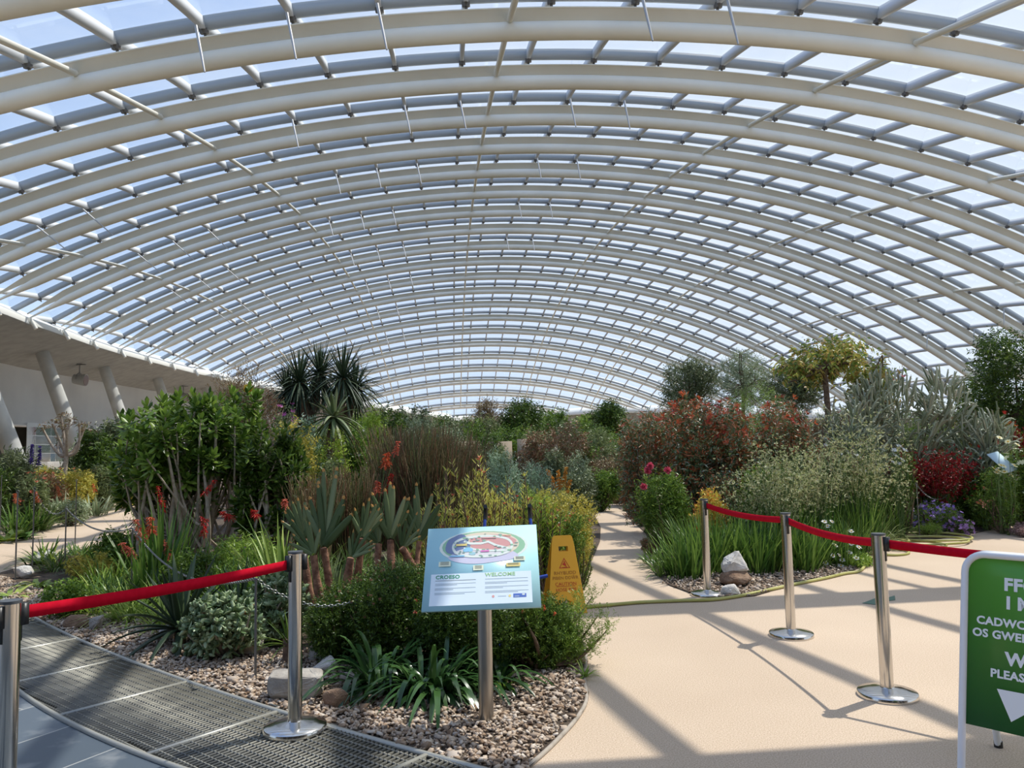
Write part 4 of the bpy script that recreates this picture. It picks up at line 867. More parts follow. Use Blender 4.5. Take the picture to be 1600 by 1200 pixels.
# centre distance
for a in [
 (905, 16, 742, 70, 'grey-green fluffy shrub at the far left of the central path', 'greyd', .07), (938, 18, 735, 60, 'grass-green shrub left of where the path disappears', 'mid', .07), (968, 20.5, 777, 55, 'round dry-brown shrub at the far end of the path', 'brown', .06),
 (990, 18, 790, 40, 'round grey-green cushion right of the far path', 'olive', .05), (1000, 16.5, 788, 40, 'silver cushion at the right rim of the far path', 'grey', .05), (1012, 14.6, 800, 44, 'leafy green shrub with pink haze at the path rim', 'mid', .05),
 (845, 22, 672, 60, 'brown-leaved shrub over the first stone terrace wall', 'russet', .08), (890, 24, 655, 90, 'broad russet shrub in the centre distance', 'russet', .09), (930, 26, 668, 60, 'yellow-green shrub behind the russet ones', 'olive', .09),
 (870, 19, 705, 60, 'grey feathery shrub in front of the russet shrub', 'greyd', .07), (905, 18, 700, 50, 'airy grey shrub between torch lilies and russet shrub', 'grey', .06), (960, 23, 690, 60, 'olive shrub above the far path', 'olive', .09),
 (985, 25, 668, 50, 'pale shrub above the far path, left of the red-flowered shrub', 'grey', .08), (945, 21, 715, 70, 'brownish shrub above the far path', 'brown', .08), (978, 19.5, 735, 60, 'rusty shrub at the right of the far path', 'russet', .07),
 (800, 26, 668, 40, 'dark rounded shrub between two stone terrace walls', 'dark', .1), (760, 25, 678, 60, 'dark green ivy-like shrub left of the terrace walls', 'dark', .09), (735, 20, 680, 50, 'dark olive shrub behind the right end of the rushes', 'olive', .08),
 (870, 42, 640, 60, 'leafy tree-like shrub against the far glass, left of the hedge', 'mid', .16), (905, 44, 648, 40, 'small green shrub against the far glass', 'bright', .16), (845, 46, 640, 50, 'dark shrub against the far glass', 'mid', .16),
 (700, 45, 655, 50, 'distant grey bush under the far beam', 'greyd', .16), (590, 30, 640, 60, 'distant bush behind the lime shrub', 'mid', .12), (620, 34, 645, 60, 'distant grey bush behind the airy shrub', 'greyd', .12), (760, 38, 650, 50, 'distant olive bush left of the pine-like tree', 'olive', .14)]:
    S(a[0], a[1], a[2], a[3], a[4], lm=a[5], N=330, nl=8, tl=a[6]*3.2, ll=a[6], lw=a[6]*.3, K=8)
def tree(px, Y, top, wpx, low_px, label, lm='dark', N=700, ll=.12, lw=.04, tm=bark, name='tree', trunk_r=.09, K=9, **k):
    loc, r, h = at(px, Y, top, wpx); low = dp(px, low_px, Y)[2]-.012; rng = newrng(); t = thing(name, loc, label, 'tree')
    B = lumps(rng, r, h, K, max(low, .1)); P, D = crown_pts(rng, B, int(N*1.8), .5); g = G(); kw = dict(spread=.7, droop=.15, nl=8, tl=ll*3); kw.update(k)
    leaves_on_twigs(g, rng, P-D*kw['tl']*.5, unit(D*.5+rng.normal(size=D.shape)*.4+np.array([0, 0, .3])), kw['nl'], kw['tl'], ll, lw, kw['spread'], kw['droop'], up=.1); g.build('foliage', LM[lm], t)
    top_t = np.array([rng.normal()*.1, 0, low+(h-low)*.35]); g = G(); gtube(g, curve_to(np.zeros(3), top_t[None], rng, 7, 0, .04), [np.linspace(trunk_r, trunk_r*.6, 7)], 8); g.build('trunk', tm, t, True)
    tp = P[rng.choice(len(P), 26)]; Pb = curve_to(top_t, tp, rng, 7, .1, .07); g = G(); gtube(g, Pb, np.linspace(trunk_r*.5, .012, 7)[None], 5); g.build('boughs', tm, t, True)
tree(815, 40, 625, 90, 700, 'dark pine-like tree rising before the far glass, centre', 'dark', 500, .2, .05)
tree(765, 41, 622, 80, 690, 'thin brown half-bare tree before the far glass', 'brown', 260, .13, .04)
tree(945, 46, 632, 85, 695, 'clipped dark hedge-like tree before the far glass', 'dark', 700, .2, .06)
tree(1075, 27, 562, 120, 668, 'dark grey-green tree behind the red-leaved shrub, first from the centre', 'greyd', 900, .10, .03)
tree(1160, 25, 545, 125, 640, 'airy grey olive tree against the roof, behind the lime dome', 'grey', 700, .08, .02)
tree(1240, 21, 565, 130, 650, 'grey-olive tree left of the yellow-leaved tree', 'greyd', 900, .08, .02)
S(1183, 19, 590, 140, 'smooth lime green dome shrub above the red-leaved shrub', lm='domeg', N=1100, nl=8, tl=.14, ll=.045, lw=.012, K=3, out=.9)
tree(1285, 16.5, 528, 160, 600, 'broad-leaved tree with yellow and orange foliage on a dark leaning trunk', 'tree_y', 230, .12, .045, K=14, spread=.85, droop=.4)
tree(1355, 17, 555, 100, 660, 'sparse brownish broad-leaved tree right of the yellow one', 'tree_y', 130, .12, .045, K=12, spread=.85, droop=.4)
tree(1590, 17.5, 515, 190, 720, 'dense dark round tree at the right edge', 'dark', 1500, .09, .03, K=12)
tree(1530, 20, 590, 100, 715, 'small dark tree half behind the round one', 'dark', 400, .09, .03)
# ============================================================ right bed
S(1100, 13.0, 622, 190, 'large shrub with red and copper young leaves right of the central path', lm='redbush', N=1500, nl=9, tl=.20, ll=.075, lw=.02, spread=.7, K=12, flowers=[('red', 70, .07, 'spider'), ('orange', 70, .08, 'tuft')], r0=.05)
S(1010, 13.6, 640, 100, 'copper-leaved shrub with red spider blooms reaching over the path', lm='redbush', N=600, nl=9, tl=.22, ll=.085, lw=.014, spread=.6, K=8, flowers=[('red', 22, .07, 'spider')])
S(1215, 13.2, 625, 130, 'green shrub with a few red blooms between copper shrub and grey wand shrub', lm='redbush', N=700, nl=9, tl=.2, ll=.08, lw=.018, K=9, flowers=[('red', 20, .09, 'spider'), ('orange', 14, .08, 'tuft')])
S(1035, 11.0, 740, 90, 'green bush with round pink blooms at the path rim', lm='mid', N=420, nl=9, tl=.2, ll=.07, lw=.012, up=.7)
host = [o for o in C.objects if o.get('label', '').startswith('green bush with round pink')][0]; rng = newrng()
for a, b in [(1006, 760), (1016, 728), (1012, 735), (1043, 735)]:
    c = dp(a, b, 10.7)-np.array(host.location); g = G(); blossoms(g, rng, np.array([c]*4), unit(rng.normal(size=(4, 3))), .055, 'ball'); g.build('pink_bloom', FM['pink'], host)
S(1110, 10.6, 762, 75, 'orange and yellow leaved shrub behind the first right belt post', lm=leafmat('lf_flame', [(.45,.12,.03),(.40,.30,.04),(.30,.34,.06),(.5,.16,.05)]), N=260, nl=8, tl=.12, ll=.04, lw=.014)
S(1016, 10.9, 842, 34, 'little rusty plant at the path rim', lm='russet', N=150, nl=8, tl=.06, ll=.03, lw=.008)
clumps = [(1050, 9.2, 850, .5), (1075, 9.0, 800, .3), (1110, 9.3, 785, .2), (1145, 9.5, 790, .2), (1185, 9.2, 795, .2), (1215, 9.5, 785, .2), (1250, 9.3, 800, .25), (1285, 9.6, 800, .3), (1325, 10.0, 790, .3), (1165, 10.2, 770, .2), (1240, 10.4, 770, .2), (1035, 9.9, 835, .5), (1345, 10.8, 760, .2), (1300, 10.9, 760, .2), (1085, 10.2, 780, .25)]
where = ['low arching one at the path corner', 'behind the base of the first post', 'right of the first post', 'over the white stone', 'right of the white stone', 'behind the second post', 'right of the second post', 'just left of the white daisies', 'behind the white daisies', 'second row, above the white stone', 'second row, above the second post', 'leaning onto the central path', 'below the white-flowered stems', 'second row, left of the hose end', 'second row, above the first post']
for (px, Y, top, dr), wv in zip(clumps, where):
    T(px, Y, 'reedy green clump in the right bed: '+wv, top=top, name='reed_clump', lm='strap', N=150, W=.018, up=(.9 if dr < .4 else .4, 1.5), droop=dr, r=.22, n=6, group='reedy green clumps in the right bed')
# tall stems with small cream bells
def bells(px, Y, top, wpx, label, N=120, nf=16, fm='cream', low=.45, lm='strap', name='cream_flowered_stems', fs=.026, sz=.9):
    loc, r, h = at(px, Y, top, wpx); rng = newrng(); t = thing(name, loc, label, 'flowers')
    a = rng.uniform(0, 2*PI, N); q = rng.uniform(0, 1, N)**.5; b = np.stack([np.cos(a)*q*r*.6, np.sin(a)*q*r*.6, 0*a], -1); H = h*rng.uniform(.6, 1.02, N)
    tt = np.linspace(0, 1, 6)[None, :, None]; ln = np.stack([np.cos(a)*q*r*.5+rng.normal(size=N)*.08, np.sin(a)*q*r*.4, 0*a], -1)
    P = b[:, None]+tt*np.array([0, 0, 1.])*H[:, None, None]+tt**2*ln[:, None]*1.6; g = G(); gtube(g, P, np.array([.005, .005, .004, .003, .003, .002])[None], 3); g.build('stems', stem_g, t)
    s = rng.uniform(low, 1.0, (N, nf)); i = s*5; i0 = np.clip(i.astype(int), 0, 4); fr_ = (i-i0)[..., None]; ar_ = np.arange(N)[:, None]
    C_ = (P[ar_, i0]*(1-fr_)+P[ar_, i0+1]*fr_).reshape(-1, 3)+rng.normal(size=(N*nf, 3))*.085
    g = G(); np_ = 4; d = unit(onsphere(rng, N*nf*np_)+np.array([0, 0, .2])); gstrip(g, np.repeat(C_, np_, 0), d, fs*rng.uniform(.6, 1.2, N*nf*np_), fs*.5, n=1, droop=0, rng=rng, prof=[.9, .6]); g.build('flowers', FM[fm], t)
    Nl = N; a2 = rng.uniform(0, 2*PI, Nl); e = rng.uniform(1.1, 1.5, Nl); g = G(); gstrip(g, b, np.stack([np.cos(a2)*np.cos(e), np.sin(a2)*np.cos(e), np.sin(e)], -1), h*.62*rng.uniform(.6, 1.1, Nl), .018, n=5, droop=.15, side='up', prof=[.8, 1, .9, .6, .05]); g.build('leaves', LM[lm], t); return t
bells(1200, 10.2, 700, 90, 'cloud of cream bells right of the copper shrub', 95, 16, fs=.031)
bells(1255, 10.6, 680, 90, 'cream bell stems in front of the grey wand shrub', 90, 16, fs=.031)
bells(1325, 11.2, 640, 90, 'tallest cream bell stems before the grey wand shrub', 90, 15, fs=.032)
bells(1385, 11.8, 665, 60, 'thin cream bell stems left of the crimson flowers', 40, 12)
bells(1150, 10.6, 730, 60, 'scattered cream bells before the copper shrub', 26, 9)
for i_, (px_, Y_, top_, w_, lm_, lab_) in enumerate([(1190, 11.2, 720, 90, 'mid', 'leafy bush under the cream bells, nearest the copper shrub'), (1250, 11.6, 715, 90, 'olive', 'olive bush half hidden by the cream bells'), (1310, 12.0, 690, 90, 'russet', 'brownish bush half hidden by the tallest cream bells'), (1135, 11.5, 735, 80, 'redbush', 'copper-leaved bush low behind the first right belt post')]):
    S(px_, Y_, top_, w_, lab_, lm=lm_, N=320, nl=8, tl=.17, ll=.055, lw=.016)
# grey shrubs with furry curved wands
def wand(px, Y, top, wpx, label, N=220, low_=.25, Lw=.42, lm='silvery', fl=None):
    loc, r, h = at(px, Y, top, wpx); rng = newrng(); t = thing('furry_wand_shrub', loc, label, 'shrub')
    B = lumps(rng, r, h-.15, 9); P0, D = crown_pts(rng, B, N, .45); d0_ = unit(D*.8+np.array([0, 0, 1.0])+rng.normal(size=D.shape)*.25)
    L = Lw*rng.uniform(.6, 1.2, N); tt = np.linspace(0, 1, 8)[None, :, None]; P = P0[:, None]-d0_[:, None]*L[:, None, None]*.6+d0_[:, None]*L[:, None, None]*tt
    bend = rng.uniform(.0, .5, N); P[..., 2] -= (bend*L)[:, None]*tt[..., 0]**3; P[..., 2] = np.maximum(P[..., 2], .02)
    g = G(); gtube(g, P, np.array([.012, .015, .017, .017, .016, .015, .013, .007])[None], 5)
    s = rng.uniform(0, 1, (N, 46)); i = s*7; i0 = np.clip(i.astype(int), 0, 6); fr_ = (i-i0)[..., None]; ar_ = np.arange(N)[:, None]
    C_ = (P[ar_, i0]*(1-fr_)+P[ar_, i0+1]*fr_).reshape(-1, 3); Tn = unit(P[ar_, i0+1]-P[ar_, i0]).reshape(-1, 3)
    dd = unit(Tn*.8+unit(np.cross(Tn, onsphere(rng, len(Tn))))*.8); gstrip(g, C_, dd, .035, .006, n=1, droop=0, rng=rng, prof=[1, .4]); g.build('wands', LM[lm], t)
    branches(t, rng, P0, .035, .008, bark, n=24)
    if fl: g = G(); q = rng.choice(N, fl[1], replace=False); blossoms(g, rng, P0[q]+D[q]*.1, D[q], fl[2], 'tuft'); g.build('flowers', FM[fl[0]], t)
wand(1400, 14.4, 565, 200, 'large grey shrub of furry curved wands, tallest in the right bed', N=1500, fl=('pink', 14, .06))
wand(1330, 13.6, 605, 110, 'grey wand shrub left of the largest one, with salmon blooms', N=700, fl=('coral', 14, .05))
wand(1520, 14.0, 625, 130, 'grey curling-wand shrub before the dark round tree', N=800, Lw=.6, fl=('red', 12, .06))
for a in [
 (1440, 14.2, 672, 120, 'fine olive-green feathery shrub above the crimson flowers', 'olive', .04, None), (1375, 13.8, 690, 90, 'brownish feathery shrub below the grey wands', 'brown', .045, None),
 (1500, 14.2, 680, 80, 'green-brown feathery shrub right above the crimson flowers', 'olive', .045, ('coral', 12, .04, 'tuft')), (1560, 14.5, 655, 90, 'shrub with yellow and orange blooms below the dark round tree', 'mid', .06, ('orange', 40, .06, 'tuft')),
 (1420, 14.6, 745, 90, 'dark green leafy bush behind the purple daisies', 'dark', .07, None), (1505, 14.6, 740, 90, 'dark leafy bush right of the crimson flowers', 'dark', .07, None), (1350, 12.2, 735, 90, 'leafy bush among the white-flowered stems', 'mid', .06, ('white', 14, .035, 'daisy')),
 (1305, 12.4, 700, 80, 'dark rusty bush behind the cream bells', 'russet', .06, ('white', 10, .045, 'daisy')), (1525, 13.6, 745, 80, 'leafy bush with a few salmon daisies above the right path', 'mid', .07, None), (1590, 12.9, 700, 110, 'tall leafy bush with pale yellow daisies at the right edge', 'mid', .06, ('ylpale', 26, .05, 'daisy')),
 (1640, 12.4, 700, 110, 'leafy daisy bush just beyond the right edge', 'mid', .06, ('ylpale', 20, .05, 'daisy')), (1250, 15.5, 640, 110, 'bush closing the gap behind the cream bells', 'russet', .07, None), (1060, 17, 640, 90, 'dark bush behind the copper shrub', 'greyd', .08, None)]:
    S(a[0], a[1], a[2], a[3], a[4], lm=a[5], N=430, nl=9, tl=a[6]*3, ll=a[6], lw=a[6]*(.14 if a[6] < .05 else .26), up=.5, flowers=[a[7]] if a[7] else None)
def headflowers(px, Y, top, wpx, label, heads, fm, fs, kind='daisy', lm='mid', eye=None, N=160, part='flower'):
    t = S(px, Y, top+14, wpx, label, lm=lm, N=N, nl=8, tl=.12, ll=.05, lw=.012, up=.6, name='daisy_bush'); rng = newrng(); L0 = np.array(t.location)
    for a, b in heads:
        c = dp(a, b, Y-.8*(wpx/FPX*Y/2))-L0; g = G(); D = unit(np.array([[rng.normal()*.3, -.55, .8]])); blossoms(g, rng, c[None].repeat(2, 0), D.repeat(2, 0), fs, kind); f = g.build(part, FM[fm], t)
        g = G(); P = curve_to(np.array([c[0]*.6, c[1]*.6, 0]), c[None], rng, 5, 0, .03); gtube(g, P, [[.004]*5], 4); g.build('flower_stalk', stem_g, f, True)
        if eye: g = G(); gtube(g, np.array([c+D[0]*.001, c+D[0]*.008])[None], [[fs*.35, fs*.25]], 10); g.build('eye', eye, f, True)
    return t
headflowers(1325, 9.7, 858, 90, 'low bush of white daisies beside the hose', [(1327, 863), (1312, 868), (1302, 868), (1316, 875), (1308, 893), (1314, 884), (1317, 896), (1298, 888), (1330, 850), (1342, 855), (1305, 852), (1338, 872), (1290, 880)], 'white', .036, eye=eye_y, N=300, lm='bright')
headflowers(1295, 10.0, 815, 44, 'white daisies showing over the belt between second and third right posts', [(1288, 815), (1300, 815), (1293, 822), (1330, 830)], 'white', .035, eye=eye_y)
headflowers(1325, 11.9, 705, 40, 'white everlasting flowers among the cream bells', [(1312, 709), (1325, 708), (1318, 714), (1338, 711), (1345, 716)], 'white', .045)
headflowers(1404, 12.3, 690, 40, 'white everlasting flowers left of the crimson cloud', [(1405, 697), (1397, 703), (1414, 703), (1396, 722), (1405, 724), (1410, 718), (1400, 712)], 'white', .05)
headflowers(1540, 12.9, 755, 50, 'salmon-red daisies over the right path', [(1539, 763), (1547, 784), (1534, 783), (1540, 793), (1529, 786), (1537, 788)], 'coral', .045, eye=eye_y)
headflowers(1560, 12.4, 718, 60, 'pale yellow everlasting flowers by the small blue panel', [(1553, 732), (1564, 727), (1568, 728), (1557, 738), (1569, 737), (1585, 727), (1560, 735), (1575, 690), (1590, 695), (1562, 684)], 'ylpale', .05, eye=eye_y)
# crimson cloud, purple daisies
bells(1452, 13.3, 706, 90, 'cloud of crimson kangaroo-paw flowers above the purple daisies', 110, 20, 'crimson', low=.62, name='crimson_flowered_stems', fs=.04)
bells(1580, 14.2, 668, 50, 'second patch of crimson flowers near the right edge', 60, 14, 'crimson', low=.75, name='crimson_flowered_stems', fs=.045)
S(1458, 12.6, 784, 95, 'cushion of violet-blue daisies behind the hose coil', lm='mid', N=260, nl=7, tl=.1, ll=.04, lw=.008, flowers=[('purple', 190, .035, 'daisy')], name='daisy_cushion')
S(1497, 12.3, 810, 54, 'small cushion of mauve daisies by the right path', lm='mid', N=140, nl=7, tl=.08, ll=.035, lw=.008, flowers=[('mauve', 110, .035, 'daisy')], name='daisy_cushion')
S(1452, 12.2, 818, 46, 'ferny light green cushion in front of the violet daisies', lm='bright', N=220, nl=9, tl=.07, ll=.03, lw=.003)
T(1365, 11.2, 'brownish arching clump around the raised hose end', lm='olive', N=70, L=.75, W=.02, up=(.5, 1.3), droop=.6, r=.12)
T(1392, 12.4, 'strap-leaved clump right of the raised hose end', lm='strap', N=80, L=.7, W=.025, up=(.5, 1.3), droop=.5, r=.15)
S(1605, 12.0, 818, 60, 'low pinkish-brown succulent mound at the right edge, across the path', lm=leafmat('lf_pinkbrown', [(.12,.08,.07),(.22,.14,.13),(.30,.20,.18)]), N=200, nl=8, tl=.06, ll=.03, lw=.012)
# small weeds at the gravel edge
T(905, 5.25, 'little green weed at the gravel edge beside the path', lm='bright', N=22, L=.16, W=.012, up=(.3, 1.4), droop=.4, r=.02)
T(782, 5.0, 'small green weed beside the map post', lm='bright', N=20, L=.14, W=.014, up=(.3, 1.4), droop=.4, r=.02)

# ---- crowding shrubs that close the distance (those nobody could tell apart share a label)
ORD = 'first second third fourth fifth sixth seventh eighth ninth tenth eleventh twelfth thirteenth fourteenth fifteenth sixteenth'.split()
def crowd(n, pxr, Yr, topr, wr, label, group, lms, seed, **k):
    r_ = np.random.default_rng(seed)
    for i in range(n):
        px = pxr[0]+(pxr[1]-pxr[0])*(i+.5)/n+r_.normal()*6; Y = r_.uniform(*Yr); lf = Y*.0035
        kw = dict(N=230, nl=8, tl=lf*3, ll=lf, lw=lf*.32, K=7); kw.update(k)
        col_ = dict(mid='green', dark='dark green', olive='olive', greyd='grey-green', bright='bright green', russet='russet', brown='brown', lime='lime green', golden='golden green')[lms[i % len(lms)]]
        S(px, Y, r_.uniform(*topr), r_.uniform(*wr), col_+' '+label % ORD[i], lm=lms[i % len(lms)], group=group, **kw)
crowd(16, (560, 1010), (46, 62), (642, 660), (50, 80), 'bush, %s from the left in the row at the far end', 'far row of bushes', ['mid', 'dark', 'olive', 'greyd'], 1)
crowd(16, (440, 960), (28, 38), (650, 672), (60, 90), 'bush, %s from the left of the row midway to the far end', 'bushes in the middle distance', ['mid', 'bright', 'olive', 'greyd', 'dark'], 2)
crowd(12, (640, 1000), (19, 26), (676, 706), (50, 80), 'low shrub, %s from the left at the foot of the terrace walls', 'shrubs by the terrace walls', ['olive', 'mid', 'russet', 'greyd'], 3)
crowd(14, (1000, 1640), (21, 30), (620, 655), (90, 130), 'tall bush, %s from the left along the back of the right bed', 'bushes behind the right bed', ['greyd', 'mid', 'olive', 'russet'], 4)
crowd(12, (1040, 1620), (15, 18), (650, 690), (80, 120), 'bush, %s from the left in the middle row of the right bed', 'bushes inside the right bed', ['olive', 'mid', 'brown', 'dark'], 5)
crowd(10, (430, 600), (12, 18), (655, 700), (50, 80), 'shrub, %s of ten between the big rosette shrub and the rushes', 'shrubs behind the fan aloes', ['lime', 'golden', 'mid', 'olive', 'bright'], 6)
crowd(9, (-40, 220), (22, 30), (715, 740), (50, 80), 'low bush, %s from the left on the bank below the pillars', 'bushes below the pillars', ['mid', 'olive', 'dark', 'golden'], 7)
crowd(8, (650, 900), (9.5, 12.5), (742, 775), (50, 70), 'low shrub, %s from the left among the conebushes', 'low shrubs among the conebushes', ['golden', 'olive', 'mid'], 8)
r_ = np.random.default_rng(77)
for i in range(26):
    px = 150+i*14+r_.normal()*8; Y = r_.uniform(6.9, 9.6)
    T(px, Y, 'green strappy clump filling the ground between jade plants and rosette shrub', name='grass_clump', lm=['strap', 'strapb', 'mid'][i % 3], N=70, L=r_.uniform(.4, .62), W=r_.uniform(.012, .024), up=(.4, 1.4), droop=.5, r=.14, group='strappy clumps of the left bed')
for i in range(9):
    px = 480+i*26+r_.normal()*5; Y = r_.uniform(8.2, 9.6)
    T(px, Y, 'wiry olive grass clump, '+ORD[i]+' from the left between fan aloes and rushes', name='grass_clump', lm=['olive', 'strap'][i % 2], N=110, L=r_.uniform(.5, .7), W=.010, up=(.6, 1.45), droop=.35, r=.14, group='wiry grasses behind the fan aloes')
for i in range(7):
    px = 1400+i*32; Y = r_.uniform(14.6, 15.6)
    S(px, Y, r_.uniform(745, 765), 80, 'dark leafy bush, '+ORD[i]+' from the left in the row above the right path', lm='dark', N=260, nl=8, tl=.2, ll=.07, lw=.02, group='dark bushes above the right path')

for i in range(14):
    px = 70+i*12+r_.normal()*4; Y = r_.uniform(9.2, 11.5)
    T(px, Y, 'low green clump, '+ORD[i]+' of fourteen on the corner between left path and coral spikes', name='grass_clump', lm=['strap', 'strapb', 'mid', 'olive'][i % 4], N=60, L=r_.uniform(.35, .6), W=r_.uniform(.014, .03), up=(.3, 1.4), droop=.5, r=.16, group='clumps at the left path corner')
S(190, 10.5, 830, 90, 'leafy bush at the bend of the left path', lm='mid', N=200, nl=8, tl=.15, ll=.06, lw=.02)
S(140, 9.6, 868, 80, 'low golden-green bush near the brown stone by the left path', lm='golden', N=160, nl=8, tl=.1, ll=.05, lw=.014)
S(235, 10.9, 770, 60, 'slender bush left of the pale stems of the big rosette shrub', lm='olive', N=150, nl=8, tl=.18, ll=.06, lw=.014)
# ============================================================ belt barriers
chrome = mat('polished_steel', (.62,.60,.57), .15, 1.0)
blackp = mat('black_plastic', (.02,.02,.02), .4)
capm = mat('cap_grey', (.10,.11,.12), .35, .3)
beltm = noisy('red_belt', (.48,.003,.018), (.54,.004,.022), scale=40, rough=.9, spec=.1)
PH_ = .97
def post(loc, label, name='barrier_post'):
    t = thing(name, loc, label, 'barrier post', 'belt barrier posts')
    g = G(); prof = [(.171,0),(.171,.024),(.166,.031),(.10,.043),(.05,.052),(.040,.055)]
    a = np.arange(48)*2*PI/48; V = np.concatenate([np.stack([r*np.cos(a), r*np.sin(a), z+0*a], -1) for r, z in prof])
    j = np.arange(len(prof)-1)[:, None]*48; q = np.arange(48)[None]; q2 = (q+1) % 48; g.add(V, np.stack([j+q, j+q2, j+48+q2, j+48+q], -1).reshape(-1, 4)); g.build('base', chrome, t, True)
    g = G(); gtube(g, np.array([[0,0,.05],[0,0,PH_-.012]])[None], [[.038,.038]], 40); g.build('tube', chrome, t, True)
    g = G(); gtube(g, np.array([[0,0,.05],[0,0,.058]])[None], [[.044,.041]], 32); g.build('collar', chrome, t, True)
    g = G(); gtube(g, np.array([[0,0,PH_-.012],[0,0,PH_]])[None], [[.041,.041]], 32); g.build('cap', capm, t, True)
    return t
def clip(t, ang):
    c, s = math.cos(ang), math.sin(ang); g = G(); R = np.array([[c, -s, 0], [s, c, 0], [0, 0, 1]])
    gbox(g, (c*.048, s*.048, PH_-.062), (.03, .032, .085), R); gbox(g, (c*.037, s*.037, PH_-.1), (.008, .02, .13), R); g.build('belt_clip', blackp, t)
def belt(a, b, label, sag=.03, zt=PH_-.062):
    a, b = np.array(a, float)[:2], np.array(b, float)[:2]; L = np.linalg.norm(b-a); u_ = (b-a)/L; a = a+u_*.06; b = b-u_*.06
    t = np.linspace(0, 1, 25); P = np.c_[a[None]+(b-a)[None]*t[:, None], zt-sag*4*t*(1-t)]; n_ = np.array([-u_[1], u_[0], 0])*.0012
    tw = np.sin(t*PI)*.05
    g = G(); V = []
    for p, w_ in zip(P, tw):
        n2 = np.array([-u_[1], u_[0], 0]); up = np.array([0, 0, 1.])*math.cos(w_)+n2*math.sin(w_); V += [p-up*.026-n_, p+up*.026-n_, p+up*.026+n_, p-up*.026+n_]
    j = np.arange(24)[:, None]*4; q = np.arange(4)[None]; q2 = (q+1) % 4; g.add(V, np.stack([j+q, j+q2, j+4+q2, j+4+q], -1).reshape(-1, 4))
    o = g.build('barrier_belt', beltm); tagp(o, label, 'belt', 'red barrier belts'); return o
A_ = gp(17, 940, PH_)*np.array([1, 1, 0]); B_ = gp(461, 1146)*np.array([1, 1, 0])+np.array([0, 0, .018]); A_[2] = .006
c1, c2, c3 = gp(1106, 930), gp(1236.5, 993.5), gp(1387, 1087.5)
c1, c2, c3 = [np.array([c[0], c[1], 0.0]) for c in (c1, c2, c3)]; c4 = np.array([3.65, 3.30, 0.0])
pts = dict(a=A_, b=B_, c1=c1, c2=c2, c3=c3, c4=c4)
T_ = dict(a=post(A_, 'steel belt post standing on the slate at the left edge'), b=post(B_, 'steel belt post standing on the metal grating, its base near the gravel'),
          c1=post(c1, 'far steel belt post beside the white stone'), c2=post(c2, 'steel belt post in the middle of the right row'), c3=post(c3, 'steel belt post on the beige floor next to the green sign'), c4=post(c4, 'steel belt post out of sight behind the green sign'))
for x, y, lab in (('a', 'b', 'red belt stretched in front of the planted bed, over the grating'), ('c1', 'c2', 'red belt between the far post and the middle post of the right row'), ('c2', 'c3', 'red belt sloping down to the post next to the green sign'), ('c3', 'c4', 'red belt passing above the green sign')):
    d = pts[y]-pts[x]; an = math.atan2(d[1], d[0]); clip(T_[x], an); clip(T_[y], an+PI)
    zz = PH_-.062+.5*(pts[x][2]+pts[y][2]); belt(pts[x], pts[y], lab, sag=.012 if x == 'a' else .03, zt=zz)
clip(T_['a'], math.atan2(-1, -.4)); clip(T_['b'], 0.5)
# ============================================================ map board
brushed = mat('brushed_steel', (.42,.40,.37), .28, 1.0)
bb = gp(760, 1130); bt = thing('map_board', (bb[0], bb[1], 0), 'tilted light blue welcome board with an oval garden map on a steel post', 'sign')
BL, TL = dp(752, 951.5, 4.24), dp(753.5, 823, 4.68)
cb = (BL+TL)/2-np.array([bb[0], bb[1], 0]); upv = unit(TL-BL); Hb = np.linalg.norm(TL-BL); Wb = 184/FPX*4.24*1.0
rt = unit(np.array([1, -.02, .008])); rt = unit(rt-upv*np.dot(rt, upv)); nr = np.cross(rt, upv)
if nr[1] > 0: nr = -nr
def bp(x, y, d=0.0): return cb+rt*x*Wb/2+upv*y*Hb/2+nr*d        # x, y in -1..1 on the panel
g = G(); V = [bp(x, y, d) for d in (-.012, 0) for x, y in ((-1,-1),(1,-1),(1,1),(-1,1))]
g.add(V, [(0,3,2,1),(4,5,6,7),(0,1,5,4),(1,2,6,5),(2,3,7,6),(3,0,4,7)])
panel = g.build('panel', mat('board_blue', (.42,.72,.76), .35), bt)
g = G(); gtube(g, np.array([[0,0,-.01],[0,0,bp(0, -.22, -.02)[2]-.035]])[None], [[.042,.042]], 36); g.build('post', brushed, bt, True)
g = G(); gbox(g, bp(0, -.12, -.024), (.12, .10, .02), np.stack([rt, upv, nr], 1)); g.build('bracket', brushed, bt)
def shp(pts_, d, m, name, par=None):
    P = np.array([bp(x, y, d) for x, y in pts_]); n = len(P); c = P.mean(0); g = G(); g.add(np.r_[P, c[None]], [(i, (i+1) % n, n, -10**9) for i in range(n)]); return g.build(name, m, par or panel)
def blob(cx, cy, rx, ry, n=28, wob=0, seed=0, a0=0, a1=2*PI):
    rr_ = np.random.default_rng(seed); a = np.linspace(a0, a1, n, endpoint=(a1-a0 < 6.2)); w_ = 1+wob*np.sin(a*3+seed)+wob*.6*np.sin(a*5+2*seed); return [(cx+rx*math.cos(t)*k, cy+ry*math.sin(t)*k) for t, k in zip(a, w_)]
fl = lambda n, c: mat('map_'+n, c, .4)
cream_, gr_, nv_, pe_, rd_, bl_, lil_, pk_, yl_ = fl('cream', (.80,.86,.76)), fl('green', (.33,.58,.36)), fl('navy', (.20,.26,.42)), fl('peach', (.82,.70,.52)), fl('red', (.72,.36,.33)), fl('blue', (.30,.62,.82)), fl('lilac', (.66,.64,.76)), fl('pink', (.80,.25,.55)), fl('yellow', (.85,.68,.25))
cx0, cy0 = .03, .50
shp(blob(cx0, cy0-.02, .80, .42), .0006, cream_, 'map_rim'); shp(blob(cx0, cy0-.01, .75, .385), .0010, gr_, 'map_outer_green')
